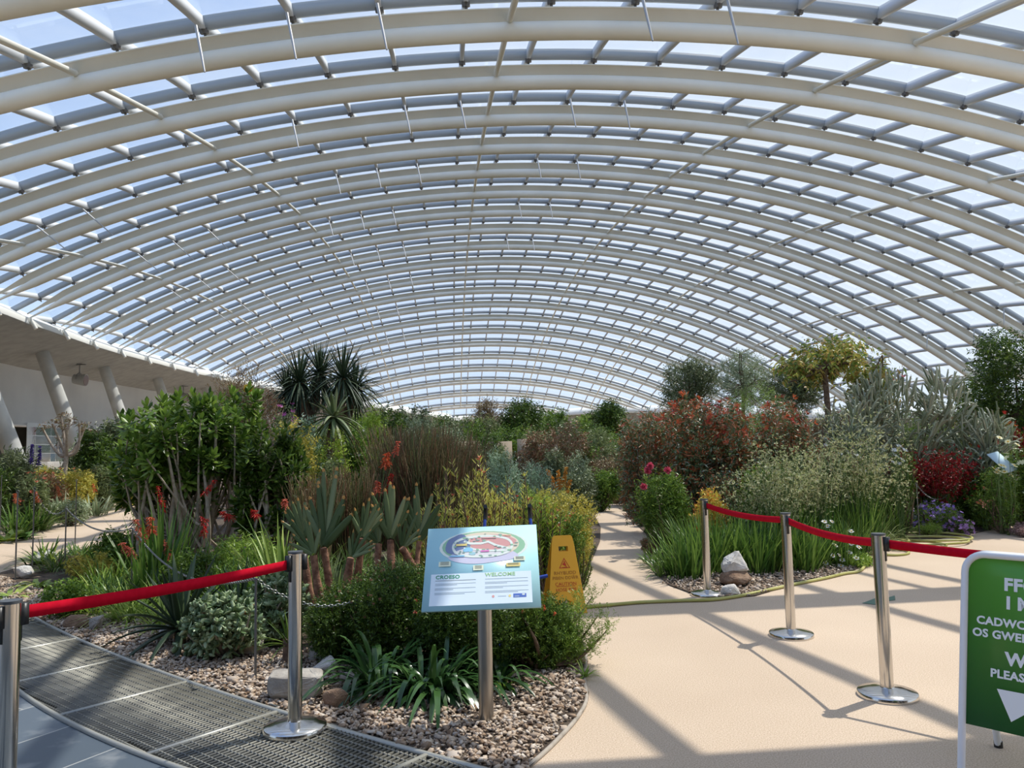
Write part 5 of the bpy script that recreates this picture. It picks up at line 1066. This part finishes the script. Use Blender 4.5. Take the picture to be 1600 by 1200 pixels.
shp(blob(cx0-.02, cy0-.26, .62, .19, wob=.05, seed=2), .0014, lil_, 'map_lilac'); shp(blob(cx0+.02, cy0+.02, .62, .33), .0018, pe_, 'map_sand')
shp(blob(cx0-.46, cy0+.02, .22, .27, wob=.08, seed=4), .0022, nv_, 'map_slope'); shp(blob(cx0+.14, cy0+.08, .42, .20, wob=.06, seed=1), .0026, rd_, 'map_heath')
shp(blob(cx0, cy0-.16, .5, .13, wob=.05, seed=5), .0024, fl('pale', (.78,.76,.74)), 'map_lower')
def pathline(pl_, w_, d, m, name):
    P = np.array(pl_); T2 = np.gradient(P, axis=0); T2 = T2/np.linalg.norm(T2, axis=1)[:, None]; Nn = np.stack([-T2[:, 1]*.75, T2[:, 0]], -1); n = len(P)
    V = [bp(*(p+q*w_), d) for p, q in zip(P, Nn)]+[bp(*(p-q*w_), d) for p, q in zip(P, Nn)]; g = G(); g.add(V, [(i, i+1, n+i+1, n+i) for i in range(n-1)]); g.build(name, m, panel)
tt_ = np.linspace(0, 2*PI, 50)
pathline([(cx0-.02+.56*math.cos(t)-.03*math.cos(3*t), cy0-.02+.26*math.sin(t)) for t in tt_], .030, .0032, cream_, 'map_path')
pathline([(cx0-.36, cy0+.12), (cx0-.25, cy0+.06), (cx0-.05, cy0+.05), (cx0+.08, cy0+.09), (cx0+.22, cy0-.01), (cx0+.42, cy0-.09), (cx0+.5, cy0-.14)], .028, .0036, cream_, 'map_path')
pathline([(cx0-.36, cy0-.06), (cx0-.15, cy0-.1), (cx0+.1, cy0-.14), (cx0+.35, cy0-.15), (cx0+.5, cy0-.14)], .024, .0036, cream_, 'map_path')
shp(blob(cx0-.28, cy0-.10, .09, .06, wob=.1, seed=3), .0040, bl_, 'map_pond'); shp(blob(cx0-.20, cy0-.2, .06, .04), .0040, fl('teal', (.38,.62,.66)), 'map_pond')
rng = newrng(); dkg = fl('dots', (.28,.42,.36))
for i in range(46):
    a = rng.uniform(0, 2*PI); q = rng.uniform(.15, .95)**.6; shp(blob(cx0+.62*q*math.cos(a), cy0+.0+.33*q*math.sin(a), rng.uniform(.015, .04), rng.uniform(.01, .022), 8), .0044+.0001*i/46, dkg if i % 3 else gr_, 'map_plant')
rect = lambda x0, y0, x1, y1: [(x0, y0), (x1, y0), (x1, y1), (x0, y1)]
for r_, m_ in ((rect(cx0-.60, cy0-.27, cx0-.34, cy0-.235), bl_), (rect(cx0-.50, cy0+.0, cx0-.3, cy0+.055), yl_), (rect(cx0-.03, cy0+.17, cx0+.22, cy0+.2), rd_), (rect(cx0-.05, cy0-.17, cx0+.1, cy0-.13), pk_), (rect(cx0+.35, cy0+.22, cx0+.5, cy0+.245), fl('orange', (.85,.5,.35)))): shp(r_, .0052, m_, 'map_label')
tagc = fl('tag', (.80,.82,.60))
for r_, m_ in ((rect(-.76, .0, -.55, .12), tagc), (rect(-.15, -.12, .03, .0), tagc), (rect(.57, .08, .77, .18), tagc), (rect(.43, -.06, .68, .03), yl_)):
    shp(r_, .0052, m_, 'map_tag')
    x0, y0 = r_[0]; x1, y1 = r_[2]
    for k in range(2 if m_ is yl_ else 3): yy = y1-(k+.8)*(y1-y0)/(3.3 if m_ is yl_ else 4.2); shp(rect(x0+.03, yy, x1-.03, yy+.012), .0058, mat('text_dark', (.12,.14,.12), .6), 'tag_line')
shp(rect(-.88, -.90, .86, -.17), .0008, fl('white', (.74,.84,.90)), 'text_field')
ink = mat('text_grey', (.30,.38,.42), .6); inkd = mat('text_dark', (.12,.14,.12), .6)
for colx, w_ in ((-.80, .70), (.06, .74)):
    y = -.335
    for blk in range(4):
        for ln_ in range((1, 2, 2, 2)[blk] if colx > 0 or blk else 1):
            shp(rect(colx, y, colx+w_*(1 if ln_ == 0 else rng.uniform(.4, .8)), y+.010), .0014, inkd if colx < 0 and blk == 0 else ink, 'text_line'); y -= .030
        y -= .045
shp(rect(.54, -.775, .76, -.69), .0016, mat('logo_blue', (.08,.16,.50), .4), 'logo_block'); shp(rect(.56, -.755, .64, -.745), .0022, cream_, 'logo_line'); shp(rect(.69, -.73, .735, -.70), .0022, cream_, 'logo_line')
shp(blob(.20, -.735, .022, .03), .0016, rd_, 'logo_dot'); shp(blob(.48, -.735, .022, .03), .0016, yl_, 'logo_dot'); shp(rect(.28, -.74, .42, -.733), .0016, ink, 'logo_line')
def text(s, size, m, parent, loc, X, Yv, name='lettering', ext=.0006, align='LEFT', bold=0.0, sx=1.0):
    cu = bpy.data.curves.new(name, 'FONT'); cu.body = s; cu.size = size; cu.extrude = ext; cu.align_x = align; cu.offset = bold; cu.space_character = 1.05
    o = bpy.data.objects.new(name, cu); C.objects.link(o); cu.materials.append(m); o.parent = parent
    cu.resolution_u = 3; X = unit(np.array(X, float)); Yv = unit(np.array(Yv, float)); Z = np.cross(X, Yv)
    M = Matrix(((X[0]*sx, Yv[0], Z[0], loc[0]), (X[1]*sx, Yv[1], Z[1], loc[1]), (X[2]*sx, Yv[2], Z[2], loc[2]), (0, 0, 0, 1))); 
    dg = bpy.context.evaluated_depsgraph_get(); me = bpy.data.meshes.new_from_object(o.evaluated_get(dg)); bpy.data.objects.remove(o); bpy.data.curves.remove(cu)
    me.materials.clear(); o = link(name, me, m, parent); o.matrix_basis = M; return o
nrm_b = np.cross(rt, upv)
text('CROESO', .034, mat('text_green', (.05,.33,.16), .5), panel, bp(-.80, -.285, .0016), rt, upv, bold=.0008)
text('WELCOME', .034, mat('text_lime', (.38,.62,.30), .5), panel, bp(.06, -.265, .0016), rt, upv, bold=.0008)
# ============================================================ blue trolley behind the board
bluem = mat('blue_paint', (.015,.05,.32), .35)
tl = dp(800, 900, 6.05); tr_ = thing('sack_trolley', (tl[0], 6.05, .012), 'blue sack trolley with black grips standing behind the map board', 'trolley')
x1, x2 = dp(757, 800, 6.1)[0]-tl[0], dp(829, 800, 6.1)[0]-tl[0]; z1 = dp(757, 800, 6.1)[2]; z2 = dp(829, 790, 6.1)[2]
g = G()
for x in (x1, x2): gtube(g, np.array([[x*1.02,.12,.12],[x*1.02,.0,.5],[x,-.02,z1-.12],[x*.97,.03,z1-.05]])[None], [[.013]*4], 10)
for z in (.3, .55, .75): gtube(g, np.array([[x1,0,z],[x2,0,z]])[None], [[.010]*2], 8)
g.build('frame', bluem, tr_, True)
for x in (x1, x2): g = G(); gtube(g, np.array([[x*.975,.02,z1-.07],[x*.955,.05,z1+.02],[x*.955,.0,z1+.035]])[None], [[.018,.018,.016]], 10); g.build('grip', blackp, tr_, True)
g = G(); gbox(g, ((x1+x2)/2, -.1, .03), (abs(x2-x1)+.02, .22, .012)); g.build('toe_plate', bluem, tr_)
for x in (x1-.03, x2+.03): g = G(); gtube(g, np.array([[x-.02,.14,.12],[x+.02,.14,.12]])[None], [[.11,.11]], 24); w1 = g.build('wheel', blackp, tr_, True); g = G(); gtube(g, np.array([[x-.024,.14,.12],[x+.024,.14,.12]])[None], [[.05,.05]], 16); g.build('hub', bluem, w1, True)
g = G(); gtube(g, np.array([[x2,.0,z1-.53],[x2+.12,.02,z1-.51]])[None], [[.014]*2], 8); g.build('side_bar', bluem, tr_, True)
# ============================================================ yellow caution sign
yw = mat('caution_yellow', (.78,.40,.025), .45); redt = mat('caution_red', (.50,.04,.01), .5); brt = mat('caution_brown', (.36,.13,.01), .5)
cy_ = thing('caution_sign', (gp(889, 955)[0]-.045, gp(889, 955)[1], 0.002), 'yellow folding caution sign warning of a hose pipe, at the edge of the path', 'sign', None, math.radians(12))
Hs = .70
def leaf_panel(sgn, name):
    lean = .135*sgn
    def q(x, z, d=0): return np.array([x, -.0+(-lean*(1-z/Hs))+d*(-sgn), z])
    hw = lambda z: .125+(.098-.125+.0)*(z/Hs)+.058*(1-z/Hs)
    out = [(-hw(0), 0), (-hw(0)+.085, 0), (-.075, .05), (-.05, .105), (0, .125), (.05, .105), (.075, .05), (hw(0)-.085, 0), (hw(0), 0), (hw(.62), .62), (hw(.62)-.012, .685), (.08, .70), (-.08, .70), (-hw(.62)+.012, .685), (-hw(.62), .62)]
    bm = bmesh.new(); vo = [bm.verts.new(q(x, z)) for x, z in out]
    hole = [(-.045, .555), (.045, .555), (.045, .60), (-.045, .60)]; vh = [bm.verts.new(q(x, z)) for x, z in hole]
    e = [bm.edges.new((vo[i], vo[(i+1) % len(vo)])) for i in range(len(vo))]+[bm.edges.new((vh[i], vh[(i+1) % 4])) for i in range(4)]
    bmesh.ops.triangle_fill(bm, edges=e, use_beauty=True); 
    r = bmesh.ops.extrude_face_region(bm, geom=bm.faces[:]); bmesh.ops.translate(bm, verts=[v for v in r['geom'] if isinstance(v, bmesh.types.BMVert)], vec=(0, .012, 0)); bmesh.ops.recalc_face_normals(bm, faces=bm.faces[:])
    me = bpy.data.meshes.new(name); bm.to_mesh(me); bm.free(); return link(name, me, yw, cy_), q
fp, q = leaf_panel(1, 'front_leaf'); bp2, _ = leaf_panel(-1, 'rear_leaf')
def fshape(pts_, d, m, name):
    P = np.array([q(x, z, d) for x, z in pts_]); n = len(P); g = G(); g.add(np.r_[P, P.mean(0)[None]], [(i, (i+1) % n, n, -10**9) for i in range(n)]); return g.build(name, m, fp)
def ring_tri(s0, s1, zc):
    a = [(s0*math.sin(t), zc+s0*math.cos(t)) for t in (0, 2.094, 4.189)]; b_ = [(s1*math.sin(t), zc+s1*math.cos(t)) for t in (0, 2.094, 4.189)]; g = G()
    g.add([q(x, z, .002) for x, z in a+b_], [(i, (i+1) % 3, 3+(i+1) % 3, 3+i) for i in range(3)]); g.build('warning_triangle', redt, fp)
ring_tri(.062, .050, .435)
fshape([(-.006,.468),(.006,.465),(.008,.452),(-.004,.452)], .002, redt, 'warning_figure'); fshape([(-.008,.452),(.010,.450),(.018,.430),(.006,.425),(-.022,.436)], .002, redt, 'warning_figure'); fshape([(-.03,.415),(.028,.412),(.03,.406),(-.01,.408)], .002, redt, 'warning_figure')
fshape([(.006,.43),(.024,.418),(.020,.413),(0,.424)], .002, redt, 'warning_figure')
upf = q(0, 1)-q(0, 0)
for s_, z_, m_, sz in (('RHYBUDD', .348, brt, .044), ('PIBEN DDŴR', .305, brt, .040), ('CAUTION', .250, redt, .044), ('HOSE PIPE', .200, redt, .042)):
    text(s_, sz, m_, fp, q(0, z_, .0022), (1, 0, 0), upf, align='CENTER', ext=.0004)
g = G(); g.add([q(-.09, .241, .002), q(.09, .241, .002), q(.09, .245, .002), q(-.09, .245, .002)], [(0,1,2,3)]); g.build('underline', redt, fp)
# ============================================================ green A-board
ga = math.radians(-48); base = np.array([dp(1500, 1195, 3.62)[0], 3.62, 0.0]); wt = mat('white_tube', (.80,.81,.83), .35)
sg = thing('a_board', tuple(base), 'green pavement sign in a white tube frame with white Welsh and English lettering', 'sign', None, ga)
Wf, Hf = .64, .985; lean = .25
def sq(x, z, d=0.0): return np.array([x, lean*z/Hf*1.0-d, z])
rc = .085; a = np.linspace(PI, PI/2, 8)
pth = [sq(0, .0), sq(0, .3), sq(0, .6), sq(0, Hf-rc)]+[sq(rc+rc*math.cos(t), Hf-rc+rc*math.sin(t)) for t in a[1:]]+[sq(.2, Hf), sq(Wf-.2, Hf)]+[sq(Wf-rc+rc*math.cos(t), Hf-rc+rc*math.sin(t)) for t in a[::-1][:]*-1+PI][0:0]
pth += [sq(Wf-rc+rc*math.cos(t), Hf-rc+rc*math.sin(t)) for t in np.linspace(PI/2, 0, 8)]+[sq(Wf, .6), sq(Wf, .3), sq(Wf, 0)]
g = G(); gtube(g, np.array(pth)[None], [[.0165]*len(pth)], 14, side=np.array([0, 1., .0])); g.build('front_frame', wt, sg, True)
g = G(); b2 = np.array(pth)*np.array([1, 0, 1]); b2[:, 1] = lean*2-np.array(pth)[:, 1]+.03; b2[:, 0] = b2[:, 0]*1.0; gtube(g, b2[None], [[.0165]*len(b2)], 14, side=np.array([0, 1., .0])); g.build('rear_frame', wt, sg, True)
for x in (0.0, Wf):
    g = G(); gtube(g, np.array([[x, lean*2+.03, 0], [x, lean*2+.03, .03]])[None], [[.02, .02]], 14); g.build('rubber_foot', blackp, sg, True)
z0 = .235; rc2 = .07
pp_ = [(.012, z0), (Wf-.012, z0), (Wf-.012, Hf-rc2-.012)]+[(Wf-.012-rc2+rc2*math.cos(t), Hf-.012-rc2+rc2*math.sin(t)) for t in np.linspace(0, PI/2, 7)]+[(.012+rc2+rc2*math.cos(t), Hf-.012-rc2+rc2*math.sin(t)) for t in np.linspace(PI/2, PI, 7)]
V = [sq(x, z, .0) for x, z in pp_]+[sq(x, z, -.006) for x, z in pp_]; n = len(pp_); g = G(); V += [np.mean(V[:n], 0), np.mean(V[n:], 0)]
g.add(V, [(i, (i+1) % n, 2*n, -10**9) for i in range(n)]+[((i+1) % n+n, i+n, 2*n+1, -10**9) for i in range(n)]+[(i, i+n, (i+1) % n+n, (i+1) % n) for i in range(n)])
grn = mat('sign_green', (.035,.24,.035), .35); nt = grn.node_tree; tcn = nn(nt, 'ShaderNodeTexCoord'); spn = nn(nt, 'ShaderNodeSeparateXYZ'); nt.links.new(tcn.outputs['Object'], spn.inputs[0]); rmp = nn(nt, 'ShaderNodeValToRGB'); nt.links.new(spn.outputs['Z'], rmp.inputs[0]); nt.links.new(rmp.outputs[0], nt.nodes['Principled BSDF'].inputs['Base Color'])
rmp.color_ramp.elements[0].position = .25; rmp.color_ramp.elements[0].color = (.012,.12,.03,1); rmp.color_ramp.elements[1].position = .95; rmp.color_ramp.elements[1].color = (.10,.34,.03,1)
gp_ = g.build('sign_panel', grn, sg)
wtxt = mat('sign_white', (.82,.84,.84), .5); up_s = sq(0, 1)-sq(0, 0)
for s_, z_, sz, bo in (('FFORDD', .835, .078, .0032), ('I MEWN', .755, .078, .0032), ("CADWCH I'R CHWITH", .675, .050, .0018), ('OS GWELWCH YN DDA', .620, .050, .0018), ('WAY IN', .515, .078, .0032), ('PLEASE KEEP LEFT', .455, .050, .0018)):
    text(s_, sz, wtxt, gp_, sq(Wf/2, z_, .0012), (1, 0, 0), up_s, align='CENTER', ext=.0005, bold=bo)
ar_pts = [(.215, .40), (.42, .40), (.375, .355), (.50, .235+.02), (.455, .235+.012), (.335, .325), (.30, .30), (.285, .30)]
ar_pts = [(.14, .408), (.365, .408), (.32, .362), (.465, .268), (.40, .246), (.25, .325), (.197, .283)]
P = [sq(x, z, .0012) for x, z in ar_pts]; bm = bmesh.new(); f = bm.faces.new([bm.verts.new(p) for p in P]); bmesh.ops.triangulate(bm, faces=bm.faces[:]); me = bpy.data.meshes.new('arrow'); bm.to_mesh(me); bm.free(); link('arrow', me, wtxt, gp_)
# ============================================================ small reading panel among the daisies
bx = at(1566, 12.75)[0]; rb = thing('plant_panel', bx, 'small pale blue reading panel on a post among the yellow daisies', 'sign')
c_ = dp(1566, 722, 12.75)-np.array(bx); g = G(); R = np.array(Matrix.Rotation(math.radians(45), 3, 'X') @ Matrix.Rotation(.3, 3, 'Z')); gbox(g, c_, (.22, .44, .012), R); g.build('panel', mat('panel_pale', (.38,.50,.55), .25), rb)
g = G(); gtube(g, np.array([[0,0,0],[0,0,c_[2]-.02]])[None], [[.02,.02]], 10); g.build('post', brushed, rb, True)
# ============================================================ thin chain posts and chains
rodm = mat('rod_steel', (.20,.20,.20), .4, .8); chm = mat('chain_steel', (.34,.34,.33), .35, .9)
def cpost(px, py_top, py_base, label, h=None, r=.009, Y=None):
    b = gp(px, py_base) if Y is None else dp(px, 700, Y); z = dp(px, py_top, b[1])[2]; t = thing('chain_post', (b[0], b[1], .0), label, 'post', 'thin chain posts'); g = G(); gtube(g, np.array([[0,0,-.02],[0,0,z]])[None], [[r,r]], 8); g.build('rod', rodm, t, True)
    a = np.linspace(0, 2*PI, 13); g = G(); gtube(g, np.stack([.016*np.cos(a), 0*a, z+.014+.016*np.sin(a)], -1)[None], [[.004]*13], 5); g.build('eyelet', rodm, t, True); return np.array([b[0], b[1], z+.006])
def chain(a, b, sag, label, ln=.034):
    L = np.linalg.norm(b-a)*1.05; n = max(int(L/(ln*.72)), 4); t = np.linspace(0, 1, n+1); P = a+(b-a)*t[:, None]; P[:, 2] -= sag*4*t*(1-t); P[:, 2] = np.maximum(P[:, 2], .03)
    g = G(); th = np.linspace(0, 2*PI, 11)
    for i in range(n):
        c = (P[i]+P[i+1])/2; u_ = unit(P[i+1]-P[i]); s_ = unit(np.cross(u_, [0.1, .2, 1])); 
        if i % 2: s_ = np.cross(u_, s_)
        gtube(g, (c+u_*(np.cos(th)*ln*.5)[:, None]+s_*(np.sin(th)*ln*.26)[:, None])[None], [[.0028]*11], 4)
    o = g.build('chain', chm, None, True); tagp(o, label, 'chain', 'chains along the beds')
p1 = cpost(598, 918, 1041, 'thin chain post between the dark strap clumps'); p2 = cpost(399, 905, 1065, 'thin chain post standing in the gravel left of the belt post'); p3 = cpost(205, 826, 945, 'thin chain post behind the left belt, among bright grasses')
p0 = cpost(846, 950, 1052, 'thin chain post below the right corner of the map board', r=.005); p4 = cpost(101, 795, 893, 'leaning-looking thin chain post beside the pale stones'); p5 = cpost(50, 765, 897, 'thin chain post at the corner of the left bed'); p6 = cpost(117, 752, 860, 'thin chain post standing next to the left path')
chain(p0, p1, .10, 'chain dipping behind the map board post'); chain(p1, p2, .16, 'chain hanging behind the steel belt post'); chain(p2, p3, .22, 'chain running behind the red belt'); chain(p3, p4, .14, 'chain among the coral flower spikes'); chain(p4, p5, .18, 'chain looped in front of the left path')
p7 = cpost(4, 745, 822, 'thin post at the left edge across the path', Y=15.0); p8 = cpost(30, 770, 900, 'thin post at the outer corner of the left bed', Y=9.6)
q1 = cpost(1437, 757, 840, 'chain post left of the violet daisies'); q1b = q1; q2 = cpost(1491, 752, 832, 'chain post right of the violet daisies', Y=13.6); chain(q1, q2, .28, 'chain hanging over the violet daisies', .05)
# ============================================================ hose
hm = noisy('hose_yellow', (.36,.34,.08), (.48,.45,.16), scale=3, rough=.5)
def hose_pt(px, py, z=.018): p = gp(px, py, z); return [p[0], p[1], z]
H1 = [hose_pt(*q_) for q_ in [(868, 958), (900, 950), (950, 945.5), (1000, 941), (1060, 938.5), (1110, 937), (1150, 932), (1190, 924), (1240, 913), (1290, 903), (1320, 896), (1340, 893), (1350, 886), (1353, 876), (1347, 869)]]
coil = []
cc = (gp(1395, 857)+gp(1470, 846))/2; 
for k_, (lx, ly, rx_, ry_) in enumerate([(1350, 862, 1420, 866), (1360, 858, 1470, 852), (1372, 852, 1505, 846), (1400, 846, 1508, 842)]):
    a_, b_ = gp(lx, ly), gp(rx_, ry_); c_ = (a_+b_)/2; rx2 = np.linalg.norm((b_-a_)[:2])/2; u_ = unit((b_-a_)*np.array([1,1,0])); v_ = np.array([-u_[1], u_[0], 0]); ry2 = .34+.06*k_
    for t in np.linspace(PI, PI+2*PI, 22)[:-1]: p = c_+u_*rx2*math.cos(t)+v_*ry2*math.sin(t); coil.append([p[0], p[1], .018+.012*k_+.004*math.sin(3*t)])
H2 = [hose_pt(1420, 846, .05)]+[list(dp(x, y, Y)) for x, y, Y in [(1408, 833, 12.1), (1396, 820, 12.0), (1386, 808, 11.9), (1374, 798, 11.8), (1360, 795, 11.7), (1350, 797, 11.6), (1343, 803, 11.55)]]
def smooth_path(P, m=6):
    P = np.array(P, float); Q = np.r_[[2*P[0]-P[1]], P, [2*P[-1]-P[-2]]]; out = []
    for i in range(1, len(Q)-2):
        for t in np.linspace(0, 1, m, endpoint=False): out.append(.5*((2*Q[i])+(-Q[i-1]+Q[i+1])*t+(2*Q[i-1]-5*Q[i]+4*Q[i+1]-Q[i+2])*t*t+(-Q[i-1]+3*Q[i]-3*Q[i+1]+Q[i+2])*t**3))
    return np.array(out+[P[-1]])
HP = smooth_path(H1+coil+H2, 6); ho = thing('garden_hose', (0, 0, 0), 'yellow garden hose crossing the path, coiled beside the right bed with one raised end', 'hose')
g = G(); gtube(g, HP[None], [[.0165]*len(HP)], 8); g.build('hose_pipe', hm, ho, True)
g = G(); e0, e1 = HP[-3], HP[-1]; gtube(g, np.array([e0, e1, e1+(e1-e0)*.5])[None], [[.02, .021, .019]], 10); g.build('nozzle', mat('hose_end', (.42,.38,.12), .4), ho, True)
# ============================================================ rocks and gravel
rw = noisy('rock_white', (.50,.46,.40), (.74,.71,.66), scale=6, rough=.9, bump=.5, bscale=40); rbm = noisy('rock_brown', (.17,.10,.06), (.30,.20,.13), scale=8, rough=.9, bump=.5, bscale=40); rg2 = noisy('rock_grey', (.24,.21,.18), (.46,.42,.36), scale=6, rough=.9, bump=.6, bscale=30)
def R_(px, py, w_, label, m, seed, sx=1, sy=.7, sz=.6, rz=0, **k):
    p = gp(px, py, .01); W = w_/FPX*p[1]; rock((p[0], p[1]+W*sy*.4, .006), (W*sx, W*sy, W*sz), label, m, seed, rz=rz, **k)
R_(1155, 917, 54, 'brown stone base under the white rock by the far belt post', rbm, 3, sy=.8, sz=.5)
p = gp(1155, 917); rock((p[0], p[1]+.12, .125), (.38, .30, .27), 'pointed white rock resting on the brown one beside the reeds', rw, 11, npts=16, peak=.62)
R_(1146, 931, 34, 'small white rock by the hose at the far belt post', rw, 5, sz=.55)
R_(455, 1096, 92, 'rectangular stone block behind the steel belt post', rg2, 21, sx=1, sy=.5, sz=.42, blocky=True, rz=.08)
R_(522, 1108, 44, 'rounded brown stone beside the rectangular block', rbm, 8, sz=.75)
R_(372, 1028, 92, 'long pale rock lying in the gravel behind the chain post', rg2, 14, sy=.45, sz=.42)
R_(505, 1035, 78, 'large slanted grey slab under the fan aloe', rg2, 17, sx=1.0, sy=1.1, sz=.4, tilt=(.55, -.25))
R_(508, 1052, 46, 'pale angular rock in front of the slanted slab', rw, 19, sz=.6, npts=14)
R_(545, 1075, 44, 'grey rock under the dark strap leaves', rg2, 23, sz=.6)
R_(257, 1002, 34, 'small white rock left of the jade plant', rw, 25, sz=.7, npts=14, peak=.4)
R_(147, 988, 42, 'upright grey-brown stone below the left belt', rg2, 27, sz=.9, npts=12, peak=.5)
R_(112, 984, 48, 'dark flat stone next to the upright one below the left belt', rbm, 29, sz=.5)
R_(62, 882, 40, 'rounded pale stone at the corner of the left bed', rw, 31, sz=.6)
R_(28, 905, 36, 'pale stone at the left rim of the bed', rw, 33, sz=.6)
R_(100, 888, 34, 'brown stone beside the rounded pale one', rbm, 35, sz=.6)
R_(205, 770, 26, 'flat pale stone at the rim of the left path', rw, 37, sz=.4)
rng = newrng()
poly_g = [(x, arcA(x)+.02) for x in (-4.9, -4.2, -3.4, -2.6, -1.8, -1.2, -.7, -.3)]+[(0.0, 3.74)]+[(x-.02, y) for x, y in edge_r[:6]]+[(.1, 6.0), (-.9, 5.9), (-1.9, 6.1), (-2.6, 6.6), (-3.6, 7.4), (-4.6, 8.2), (-6.8, 10.2), (-6.8, 9.6), (-5.6, 8.6)]
def gravel(name, poly, N, seed, label, zmax=.03):
    rng = np.random.default_rng(seed); pa = np.array(poly); lo, hi = pa.min(0), pa.max(0); P = rng.uniform(lo, hi, (N*4, 2)); P = P[inpoly(P, poly)][:N]; n = len(P)
    base = np.array([(-1,-.7,-.5),(1,-.8,-.5),(.9,.8,-.5),(-.8,.9,-.5),(-.7,-.6,.5),(.8,-.5,.45),(.6,.7,.5),(-.6,.55,.4)])*.5
    s = np.exp(rng.normal(size=(n, 1, 1))*.38)*.019*np.array([1.3, 1, .75])[None, None]; V = (base[None]+rng.normal(size=(n, 8, 3))*.09)*s
    a, b = rng.uniform(0, 2*PI, n), rng.normal(size=n)*.5; ca, sa, cb_, sb = np.cos(a), np.sin(a), np.cos(b), np.sin(b)
    x = V[..., 0]*cb_[:, None]+V[..., 2]*sb[:, None]; z = -V[..., 0]*sb[:, None]+V[..., 2]*cb_[:, None]; V = np.stack([x*ca[:, None]-V[..., 1]*sa[:, None], x*sa[:, None]+V[..., 1]*ca[:, None], z], -1)
    V += np.concatenate([P, rng.uniform(.014, zmax, (n, 1))], 1)[:, None]
    F = np.array([(0,3,2,1),(4,5,6,7),(0,1,5,4),(1,2,6,5),(2,3,7,6),(3,0,4,7)]); g = G(); g.add(V, (F[None]+np.arange(n)[:, None, None]*8).reshape(-1, 4))
    o = g.build(name, leafmat('gravel_chips', [(.14,.085,.05),(.40,.29,.20),(.56,.45,.34),(.28,.18,.11),(.66,.57,.47),(.30,.22,.16)], rough=.85, trans=0, spec=.3)); tagp(o, label, 'gravel', None, 'stuff')
gravel('gravel', poly_g, 26000, 5, 'beige stone chippings covering the front of the planted bed')
gravel('gravel', [tuple(gp(a_, b_)[:2]) for a_, b_ in [(1035,912),(1085,930),(1130,936),(1180,932),(1240,914),(1330,896),(1352,880),(1300,872),(1100,872)]], 3800, 6, 'small stone chippings at the foot of the reeds in the right bed')
